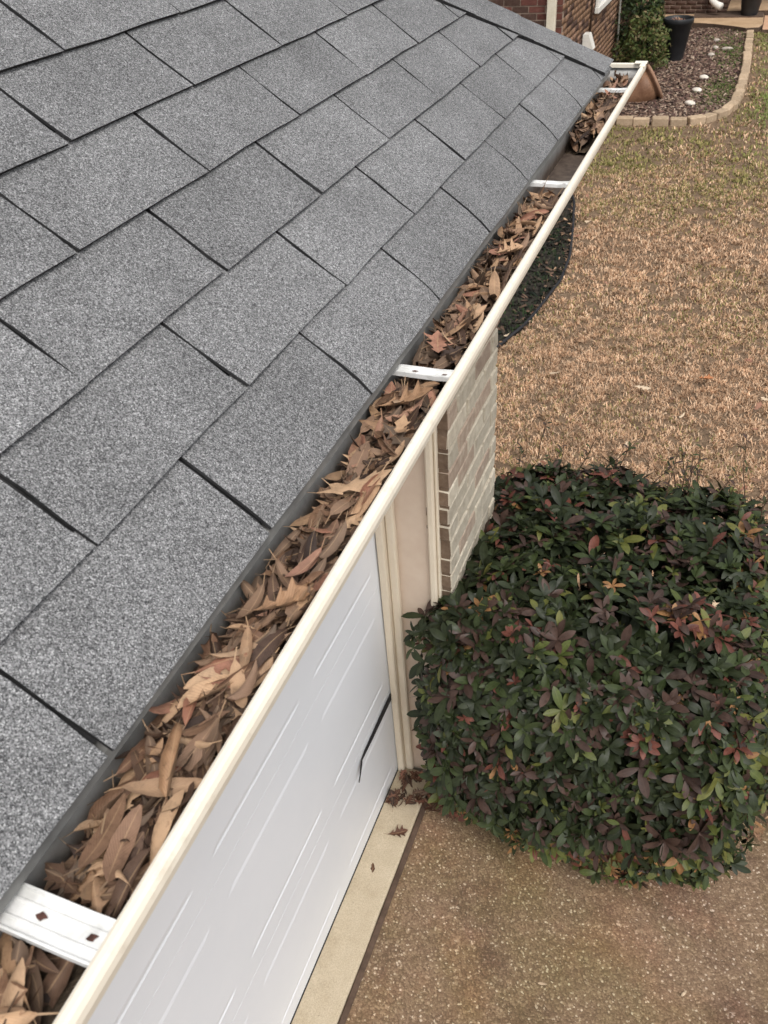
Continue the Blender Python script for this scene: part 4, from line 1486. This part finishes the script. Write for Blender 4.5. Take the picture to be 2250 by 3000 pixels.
leaves = []
nwh = 0
while nwh < 5600:
    # sample uniformly on the surface by rejection on a cube
    f = random.choice((0, 0, 0, 1, 1, 1, 2, 3, 4))
    a, b = random.uniform(-1, 1), random.uniform(-1, 1)
    dvec = [(a, b, 1), (a, -1, b), (-1, a, b), (1, a, b), (a, 1, b)][(0, 1, 2, 3, 4)[f]]
    dvec = Vector(dvec).normalized()
    u, v = math.atan2(dvec.y, dvec.x), math.asin(dvec.z)
    p, g = bush_surface(u, v)
    if p.z < 0.03: continue
    nwh += 1
    inner = random.random() < 0.50
    p = p - g * (random.uniform(0.05, 0.30) if inner else max(0.0, random.gauss(0.012, 0.02)))
    ax = (g * 0.75 + Vector((random.gauss(0, .33), random.gauss(0, .33), random.gauss(0.42, .25)))).normalized()
    sh = random.randrange(4)
    hgt = p.z
    wts = [0.54, 0.19, 0.05, 0.18, 0.03, 0.010]
    patch = noise.noise(p * 3.1 + Vector((4, 1, 7)))
    if patch > 0.2: wts = [0.36, 0.16, 0.06, 0.32, 0.07, 0.03]
    if hgt < 0.40 + 0.25 * patch: wts = [0.20, 0.36, 0.26, 0.08, 0.05, 0.05]
    elif p.x > 0.70 + 0.2 * patch: wts = [0.28, 0.26, 0.24, 0.14, 0.04, 0.04]
    if (p - Vector((0.52, 1.50, 1.2))).length < 0.13 or (p - Vector((0.46, 1.22, 1.0))).length < 0.10: wts = [0.10, 0.08, 0.08, 0.30, 0.26, 0.18]
    if (p - Vector((0.45, 1.15, 0.22))).length < 0.2: wts = [0.12, 0.22, 0.26, 0.12, 0.14, 0.14]
    tipmat = random.choices(range(6), wts)[0]
    if inner: tipmat = 0 if random.random() < .75 else 1  # inner leaves mostly darkest green, the shrub's inner shade put into colour
    nl = random.choice((4, 5, 6, 6, 7, 8))
    big = random.choice((0.62, 0.8, 0.95, 1.05, 1.2)) * random.uniform(.92, 1.08) * (0.78 if hgt < 0.35 else 1)
    t1 = ax.orthogonal().normalized(); t2 = ax.cross(t1)
    a0 = random.uniform(0, 6.28)
    for k in range(nl):
        an = a0 + k * 2.4
        el = random.uniform(0.05, 0.95)
        d = (t1 * math.cos(an) + t2 * math.sin(an)) * math.cos(el) + ax * math.sin(el)
        nrm = (ax - d * ax.dot(d)).normalized()
        side = nrm.cross(d)
        mt = tipmat if random.random() < .78 else random.choices(range(6), wts)[0]
        sc = big * random.uniform(0.75, 1.25) * (1.3 if inner else 0.98)
        M4 = Matrix(((d.x, side.x, nrm.x, p.x), (d.y, side.y, nrm.y, p.y), (d.z, side.z, nrm.z, p.z), (0, 0, 0, 1))) @ Matrix.Rotation(random.gauss(0, .25), 4, 'X') @ Matrix.Scale(sc, 4)
        leaves.append((sh if random.random() < .7 else random.randrange(4), mt, M4, inner))


def cam_score(M4):
    p = M4.translation - CAM
    z = p.dot(FWD)
    x, yv = p.dot(RIGHT) / z, p.dot(UP) / z
    if abs(x) > 0.375 / FPX * 0.98 or abs(yv) > 0.5 / FPX * 0.98: return -1
    n = Vector((M4[0][2], M4[1][2], M4[2][2]))
    return abs(n.dot(p)) / p.length / (z * z)


def visible_score(item):
    sh, mt, M4, inner = item
    if inner: return -1
    p = M4.translation
    g = (p - BC); g = Vector((g.x / BH.x, g.y / BH.y, g.z / BH.z))
    face = (CAM - p).normalized()
    out = max(abs(g.x), abs(g.y), abs(g.z))
    nn = Vector([math.copysign(abs(c) ** 3, c) for c in g]).normalized()
    if nn.dot(face) < 0.15 or out < 0.93: return -1
    return cam_score(M4) * out ** 6


order = sorted(range(len(leaves)), key=lambda i: -visible_score(leaves[i]))
singles = set(order[:300])
for i in order[:300]:
    sh, mt, M4, inner = leaves[i]
    o = bpy.data.objects.new('leaf', BUSH_PROTO[sh][mt])
    COL.objects.link(o)
    o.parent = shrub
    o.matrix_local = Matrix.Translation(Vector((-BC.x, -BC.y, 0))) @ M4
VV, FF, UU, MI, n = [], [], [], [], 0
for i, (sh, mt, M4, inner) in enumerate(leaves):
    if i in singles: continue
    me = BUSH_PROTO[sh][mt]
    nv = len(me.vertices)
    co = np.empty(nv * 3, dtype=np.float32); me.vertices.foreach_get('co', co)
    VV.append(co.reshape(-1, 3) @ np.array(M4.to_3x3()).T + np.array(M4.translation) - np.array((BC.x, BC.y, 0)))
    uv = np.empty(nv * 3, dtype=np.float32); me.attributes['leafuv'].data.foreach_get('vector', uv)
    uv = uv.reshape(-1, 3).copy(); uv[:, 2] = random.random(); UU.append(uv)
    lv = np.empty(len(me.loops), dtype=np.int32); me.loops.foreach_get('vertex_index', lv)
    FF.append(lv.reshape(-1, 4) + n); MI.append(np.full(len(me.polygons), mt, dtype=np.int32)); n += nv
fol = from_numpy('foliage', np.concatenate(VV), np.concatenate(FF), True)
at = fol.attributes.new('leafuv', 'FLOAT_VECTOR', 'POINT')
at.data.foreach_set('vector', np.concatenate(UU).astype(np.float32).ravel())
for mt in BUSH_MATS: fol.materials.append(mt)
fol.polygons.foreach_set('material_index', np.concatenate(MI))
fo = bpy.data.objects.new('foliage', fol); COL.objects.link(fo); fo.parent = shrub; fo['kind'] = 'stuff'
# branches from the foot outwards
ms = []
for k in range(150):
    u, v = random.uniform(0, 6.28), random.uniform(-0.9, 1.4)
    p, g = bush_surface(u, v)
    p = p - BC + Vector((0, 0, BC.z)) - g * 0.03
    if p.z < 0.1: p.z = 0.1
    a = Vector((random.gauss(0, .1), random.gauss(0, .1), 0.0))
    mid = a.lerp(p, 0.5) + Vector((0, 0, 0.12))
    ms.append(tube([a, mid, p], [0.009, 0.005, 0.0018], 4, 't'))
link('branches', join_meshes('branches', ms), MAT_TWIG, shrub)['kind'] = 'stuff'
# upright reddish shoots on the far side of the top
ms, items = [], []
for k in range(46):
    x = random.uniform(-0.25, 0.95); y = random.uniform(2.15, 2.48)
    h = random.uniform(0.08, 0.26) * (0.6 if x < 0.3 else 1)
    b = Vector((x - BC.x, y - BC.y, 1.10 + random.uniform(-.06, .02))); tp = b + Vector((random.gauss(.02, .05), random.gauss(.02, .04), h + .06))
    ms.append(tube([b, b.lerp(tp, .5) + Vector((random.gauss(0, .008), 0, 0)), tp], [0.0028, 0.0022, 0.0012], 4, 't'))
    for q in range(random.randrange(5, 10)):
        items.append((b.lerp(tp, random.uniform(.35, 1)), random.uniform(0, 6.28)))
link('shoots', join_meshes('shoots', ms), MAT_TWIG, shrub)['kind'] = 'stuff'
VV, FF, UU, MI, n = [], [], [], [], 0
for p, an in items:
    mt = random.choice((1, 2, 3, 3, 0)); me = BUSH_PROTO[random.randrange(4)][mt]
    M4 = Matrix.Translation(p) @ Matrix.Rotation(an, 4, 'Z') @ Matrix.Rotation(-random.uniform(.2, 1.1), 4, 'Y') @ Matrix.Scale(random.uniform(.35, .6), 4)
    nv = len(me.vertices)
    co = np.empty(nv * 3, dtype=np.float32); me.vertices.foreach_get('co', co)
    VV.append(co.reshape(-1, 3) @ np.array(M4.to_3x3()).T + np.array(M4.translation))
    uv = np.empty(nv * 3, dtype=np.float32); me.attributes['leafuv'].data.foreach_get('vector', uv)
    UU.append(uv.reshape(-1, 3))
    lv = np.empty(len(me.loops), dtype=np.int32); me.loops.foreach_get('vertex_index', lv)
    FF.append(lv.reshape(-1, 4) + n); MI.append(np.full(len(me.polygons), mt, dtype=np.int32)); n += nv
sl = from_numpy('shoot_leaves', np.concatenate(VV), np.concatenate(FF), True)
at = sl.attributes.new('leafuv', 'FLOAT_VECTOR', 'POINT'); at.data.foreach_set('vector', np.concatenate(UU).astype(np.float32).ravel())
for mt in BUSH_MATS: sl.materials.append(mt)
sl.polygons.foreach_set('material_index', np.concatenate(MI))
so = bpy.data.objects.new('shoot_leaves', sl); COL.objects.link(so); so.parent = shrub; so['kind'] = 'stuff'
# a few fallen leaves caught on the shrub
for (x, y, z, kd, ix, mt, sc, lb) in [(0.62, 1.62, 1.225, 'oak', 3, 'pale', .75, 'pale oak leaf caught on top of the clipped shrub'), (0.16, 1.62, 1.225, 'lance', 2, 'tan', .6, 'small tan leaf caught in the middle of the shrub top'), (-0.19, 1.13, 0.62, 'oak', 5, 'red', .6, 'orange brown leaf caught low on the shrub front')]:
    leaf_object(kd, ix, mt, (x, y, z), (0.5, -0.5, 1.9), sc, lb)

# ------------------------------------------------------------------ house beyond
HX, HY = -1.91, 11.1
house = tag(empty('brick_house', (HX, HY, 0)), 'dark red and brown brick house wing beyond the garage roof', 'house')


def hpart(name, me, mats, parent=house):
    o = link(name, me, mats, parent)
    if parent is house: o.matrix_parent_inverse = Matrix.Translation(Vector((-HX, -HY, 0)))
    return o


HC = 0.078
wall_d = hpart('front_wall', box(-9.0, HX - 0.008, HY + 0.008, HY + 0.2, -0.05, 3.0, 0, 'front_wall'), MAT_MORTAR_GREY)
stuff = []
for c in range(38):
    z0 = c * HC + 0.005; z1 = z0 + HC - 0.013
    x = HX - 0.001 - (0.105 if c % 2 else 0)
    if c % 2: stuff.append(box(HX - 0.095, HX - .001, HY, HY + 0.05, z0, z1, 0, 'b', 0.002))
    k = 0
    while x > -6.5:
        vis = 0.7 < z0 < 2.35 and x > -4.6
        me = box(x - 0.2, x, HY + random.uniform(-.004, .002), HY + 0.05, z0, z1, 0, 'brick', 0.002)
        if vis:
            hpart('brick', me, random.choice((MAT_BRICK_RED, MAT_BRICK_RED, MAT_BRICK_SHADE)), wall_d)
        else:
            stuff.append(me)
        x -= 0.212
hpart('outlying_bricks', join_meshes('outlying_bricks', stuff), MAT_BRICK_RED, wall_d)['kind'] = 'stuff'

wall_s = hpart('side_wall', box(HX - 0.2, HX - 0.005, HY + 0.21, 20.5, -0.05, 3.0, 0, 'side_wall'), MAT_MORTAR_TAN)
stuff = []
for c in range(38):
    z0 = c * HC + 0.005
    y = HY + 0.055 + (0.105 if c % 2 else 0)
    while y < 20.2:
        stuff.append(box(HX - 0.05, HX + random.uniform(-.003, .004), y, y + 0.2, z0, z0 + HC - 0.010, 0, 'b', 0.002)); y += 0.212
V, F, n = [], [], 0
arr = np.array([[tuple(v.co) for v in me.vertices] for me in stuff]).reshape(-1, 3)
fq = np.array([list(p.vertices) for p in stuff[0].polygons])
F = (fq[None] + np.arange(len(stuff))[:, None, None] * 8).reshape(-1, 4)
wb = from_numpy('wall_bricks', arr, F)
wb.polygons.foreach_set('material_index', np.repeat(RNG.choice([0, 0, 0, 1, 2], len(stuff)), 6).astype(np.int32))
hpart('wall_bricks', wb, [MAT_BRICK_TAN, MAT_BRICK_SHADE, MAT_BRICK_UMBER], wall_s)['kind'] = 'stuff'

wall_f = hpart('porch_wall', box(HX - 0.2, -0.34, 20.508, 20.7, -0.05, 3.0, 0, 'porch_wall'), MAT_MORTAR_GREY)
stuff = []
for c in range(38):
    z0 = c * HC + 0.005
    x = HX + 0.01 + (0.105 if c % 2 else 0)
    while x < -0.36:
        stuff.append(box(x, min(x + 0.2, -0.335), 20.5 + random.uniform(-.004, .003), 20.54, z0, z0 + HC - 0.013, 0, 'b', 0.002)); x += 0.212
arr = np.array([[tuple(v.co) for v in me.vertices] for me in stuff]).reshape(-1, 3)
F = (fq[None] + np.arange(len(stuff))[:, None, None] * 8).reshape(-1, 4)
hpart('porch_bricks', from_numpy('porch_bricks', arr, F), MAT_BRICK_SHADE, wall_f)['kind'] = 'stuff'
hpart('porch_side_wall', box(-0.52, -0.335, 20.72, 25.0, -0.05, 3.0, 0, 'porch_side_wall'), MAT_BRICK_SHADE)
hpart('roof', join_meshes('roof', [box(-9.5, HX + 0.35, HY - 0.35, 21.0, 3.0, 3.12, 0.01, 'r'), box(HX - 0.1, 3.0, 20.1, 26, 3.0, 3.12, 0.01, 'r')]), MAT_ASPHALT)
# cream downspout at the corner of the dark wall
hpart('downspout', box(HX - 0.175, HX - 0.062, HY - 0.085, HY - 0.008, 0.05, 3.0, 0.012, 'downspout', 0, 2), MAT_CREAMPIPE)
# window
win = hpart('window', join_meshes('window', [box(HX + 0.006, HX + 0.05, 13.50, 13.62, 1.26, 2.5, .006, 'w'), box(HX + 0.006, HX + 0.05, 14.78, 14.90, 1.26, 2.5, .006, 'w'), box(HX + 0.006, HX + 0.07, 13.46, 14.94, 1.18, 1.258, .006, 'w'), box(HX + 0.008, HX + 0.04, 14.16, 14.22, 1.26, 2.5, .004, 'w'), box(HX + 0.006, HX + 0.05, 13.46, 14.94, 2.502, 2.6, .006, 'w')]), MAT_WHITE)
hpart('pane', box(HX + 0.006, HX + 0.016, 13.625, 14.775, 1.262, 2.498, 0, 'pane'), MAT_GLASS, win).matrix_parent_inverse = Matrix.Identity(4)
hpart('conduit', tube([(HX + 0.02, 13.15, 0.9), (HX + 0.02, 13.15, 3.0)], 0.014, 6, 'conduit'), MAT_RISER)
# vent hood
V = [(0, -.11, -.11), (0, .11, -.11), (0, .11, .12), (0, -.11, .12), (.17, -.11, -.09), (.17, .11, -.09), (.09, .11, .12), (.09, -.11, .12)]
F = [(0, 1, 2, 3), (4, 7, 6, 5), (0, 3, 7, 4), (1, 5, 6, 2), (3, 2, 6, 7), (0, 4, 5, 1)]
vent = hpart('vent_hood', from_lists('vent_hood', V, F), MAT_WHITE)
vent.location = (HX + 0.012, 12.72, 0.95); vent.scale = (.9, .9, .9)
hpart('flap', box(HX + 0.06, HX + 0.15, 12.64, 12.80, 0.83, 0.85, 0.003, 'flap'), MAT_RISER)
# porch downspout with its curved foot
dp = [(-0.68, 20.42, 3.0), (-0.68, 20.42, 0.62), (-0.675, 20.40, 0.46), (-0.64, 20.33, 0.34), (-0.56, 20.24, 0.28), (-0.44, 20.16, 0.245)]
hpart('downspout_elbow', tube(dp, [0.06, 0.06, 0.064, 0.066, 0.066, 0.07], 10, 'downspout_elbow'), MAT_WHITE)

# porch slab, step and walk
def slab(name, poly, z0, z1, mats):
    n = len(poly)
    V = [(x, y, z0) for x, y in poly] + [(x, y, z1) for x, y in poly]
    F = [(i, (i + 1) % n, n + (i + 1) % n, n + i) for i in range(n)] + [tuple(range(n, 2 * n))]
    me = from_lists(name, V, F, mat_idx=[1] * n + [0])
    for mt in mats: me.materials.append(mt)
    return tag(link(name, me, mats[:1]), kind='structure')


slab('patio', [(-2.0, 19.62), (-1.4, 19.60), (-0.9, 19.52), (-0.5, 19.38), (-0.1, 19.12), (0.13, 18.92), (0.36, 18.98), (0.42, 19.3), (0.40, 20.44), (-2.0, 20.49)], -0.05, 0.07, [MAT_PORCH, MAT_RISER])
slab('porch_step', [(-0.95, 20.02), (0.40, 20.02), (0.40, 20.495), (-0.95, 20.495)], 0.05, 0.09, [MAT_RISER, MAT_RISER])
slab('porch_floor', [(-0.33, 20.497), (0.52, 20.497), (0.52, 25), (-0.33, 25)], -0.05, 0.12, [MAT_PORCH, MAT_RISER])
slab('front_walk', [(0.43, 18.9), (6, 18.9), (6, 25), (0.525, 25), (0.525, 20.4), (0.43, 20.4)], -0.05, 0.045, [MAT_PORCH_PINK, MAT_RISER])


# pots
def planter(loc, h, r0, r1, label, contents=True):
    t = tag(empty('planter', loc), label, 'planter')
    prof = [(r0 * .97, 0.0), (r0, 0.015), (r1 * .95, h * .86), (r1 * .97, h * .865), (r1 * 1.03, h * .88), (r1 * 1.04, h * .985), (r1 * 1.0, h), (r1 * .92, h * .985), (r1 * .88, h * .86), (r1 * .86, h * .80)]
    link('pot_body', lathe(prof, 28, 'pot_body'), MAT_POT, t)
    bm = bmesh.new(); bmesh.ops.create_circle(bm, cap_ends=True, radius=r1 * .87, segments=20)
    for v in bm.verts: v.co.z = h * .88 + random.uniform(-.015, .02)
    me = bpy.data.meshes.new('potting_soil'); bm.to_mesh(me); bm.free()
    link('potting_soil', me, MAT_POTSOIL, t)
    return t


pot = planter((-0.94, 16.40, 0.0), 0.66, 0.155, 0.245, 'tall black plastic pot standing in the mulch bed')
items = []
for k in range(14):
    a, r = random.uniform(0, 6.28), random.uniform(0, .17)
    items.append((random.choice(('oak', 'lance')), random.randrange(8), random.choice(('red', 'tan')), pose_matrix((-0.94 + r * math.cos(a), 16.40 + r * math.sin(a), 0.62 + random.random() * .03), (random.gauss(0, .4), random.gauss(0, .4), random.uniform(0, 6.28)), .8)))
merge_leaves('pot_leaves', items, {'red': MAT_LEAF_PINK, 'tan': MAT_LEAF_TAN}, 'reddish dead leaves lying inside the tall black pot')
planter((0.12, 20.22, 0.09), 0.70, 0.16, 0.26, 'black pot standing on the porch step at the top right')

# tipped terracotta urn
urn = tag(empty('terracotta_urn', (-1.16, 13.65, 0.0)), 'brown terracotta urn lying tipped over in the mulch behind the gutter', 'urn')
axis = Vector((0.80, 0.28, 0.46)).normalized()
q = axis.to_track_quat('Z', 'X')
body = lathe([(0.0, -0.30), (0.13, -0.30), (0.15, -0.27), (0.21, -0.10), (0.245, 0.06), (0.252, 0.13), (0.235, 0.20), (0.215, 0.235), (0.195, 0.225), (0.20, 0.15)], 32, 'urn_body')
b = link('urn_body', body, MAT_TERRACOTTA, urn)
b.rotation_euler = q.to_euler(); b.location = (-0.04, 0, 0.09)
rim = lathe([(0.20, 0.228), (0.225, 0.262), (0.265, 0.27), (0.272, 0.285), (0.268, 0.312), (0.24, 0.316), (0.215, 0.30), (0.195, 0.25)], 32, 'urn_rim')
r_ = link('urn_rim', rim, MAT_TERRA_RIM, urn)
r_.rotation_euler = q.to_euler(); r_.location = (-0.04, 0, 0.09)


# white stones in the bed
def stone(x, y, L, W, rot, label):
    bm = bmesh.new()
    bmesh.ops.create_icosphere(bm, subdivisions=2, radius=1)
    for v in bm.verts:
        k = 1 + 0.12 * noise.noise(v.co * 1.7 + Vector((x, y, 0)))
        v.co = Vector((v.co.x * L * .43 * k, v.co.y * W * .43 * k, v.co.z * 0.035))
    me = bpy.data.meshes.new('stone'); bm.to_mesh(me); bm.free()
    me.polygons.foreach_set('use_smooth', [True] * len(me.polygons))
    o = link('stone', me, MAT_STONE if 'white' in label else MAT_STONE_DULL)
    o.location = (x, y, 0.022); o.rotation_euler = (0, 0, rot)
    tag(o, label, 'stone')


stone(-0.317, 15.05, 0.17, 0.22, 0.3, 'white flat stone in the mulch, farthest of the three large ones')
stone(-0.348, 14.20, 0.17, 0.21, 0.5, 'white flat stone in the mulch, middle of the three large ones')
stone(-0.377, 13.41, 0.15, 0.23, 0.7, 'white flat stone in the mulch, nearest of the three large ones')
stone(-0.335, 16.75, 0.15, 0.18, 0.1, 'dull pale stone in the mulch right of the black pot')
stone(-0.31, 17.35, 0.12, 0.16, 0.2, 'small pale stone in the mulch beyond the dull one')
stone(-0.10, 17.25, 0.24, 0.08, 0.05, 'thin long pale stone near the weeds and pavers')
stone(-0.33, 18.0, 0.14, 0.12, 0.0, 'small grey stone near the patio edge of the bed')


# shrubs against the house wall
def far_shrub(name, c, half, n, leaf, cols, label, stems):
    t = tag(empty(name, (c[0], c[1], 0)), label, 'shrub')
    P = RNG.normal(0, 1, (n, 3)); P /= np.linalg.norm(P, axis=1)[:, None]
    r = RNG.uniform(0.55, 1.0, n) ** 0.6
    lump = np.array([1 + 0.55 * noise.noise(Vector(p * 2.4) + Vector(c)) for p in P])
    P = P * (r * lump)[:, None] * np.array(half) + np.array((0, 0, c[2]))
    P = P[P[:, 2] > 0.02]; n = len(P)
    a = RNG.normal(0, 1, (n, 3)); a /= np.linalg.norm(a, axis=1)[:, None]
    b = np.cross(a, RNG.normal(0, 1, (n, 3))); b /= np.linalg.norm(b, axis=1)[:, None]
    L = RNG.uniform(.6, 1.3, n)[:, None] * leaf
    V = np.stack([P - a * L / 2, P + b * L * .22, P + a * L / 2, P - b * L * .22], 1).reshape(-1, 3)
    F = np.arange(n * 4).reshape(-1, 4)
    me = from_numpy('crown', V, F)
    cc = np.array(cols)[RNG.integers(0, len(cols), n)] * RNG.uniform(.7, 1.3, n)[:, None]
    set_tint(me, np.repeat(cc, 4, 0))
    tag(link('crown', me, MAT_FARLEAF, t), kind='stuff')
    for (pts, rad, mt) in stems:
        link('stem', tube(pts, rad, 6, 'stem'), mt, t)


far_shrub('wall_shrub', (-1.62, 16.6, 0.95), (0.42, 1.0, 1.15), 5600, 0.085, [(0.03, 0.045, 0.018), (0.045, 0.07, 0.024), (0.07, 0.095, 0.03), (0.02, 0.028, 0.014)], 'tall dark evergreen shrub against the brown brick wall', [([(0, 0, 0), (0.03, 0.05, 0.6), (0, 0.1, 1.4)], [0.03, 0.022, 0.01], MAT_TWIG), ([(-0.22, -0.85, 0), (-0.235, -0.86, 0.7), (-0.26, -0.84, 1.5)], [0.022, 0.018, 0.012], MAT_TWIG_GREY)])
far_shrub('low_shrub', (-1.42, 15.9, 0.30), (0.40, 0.85, 0.50), 3600, 0.08, [(0.08, 0.105, 0.028), (0.11, 0.115, 0.038), (0.13, 0.10, 0.045), (0.055, 0.08, 0.022)], 'low olive green shrub in front of the dark wall shrub', [([(0, 0, 0), (0.02, 0, 0.35)], [0.02, 0.01], MAT_TWIG)])
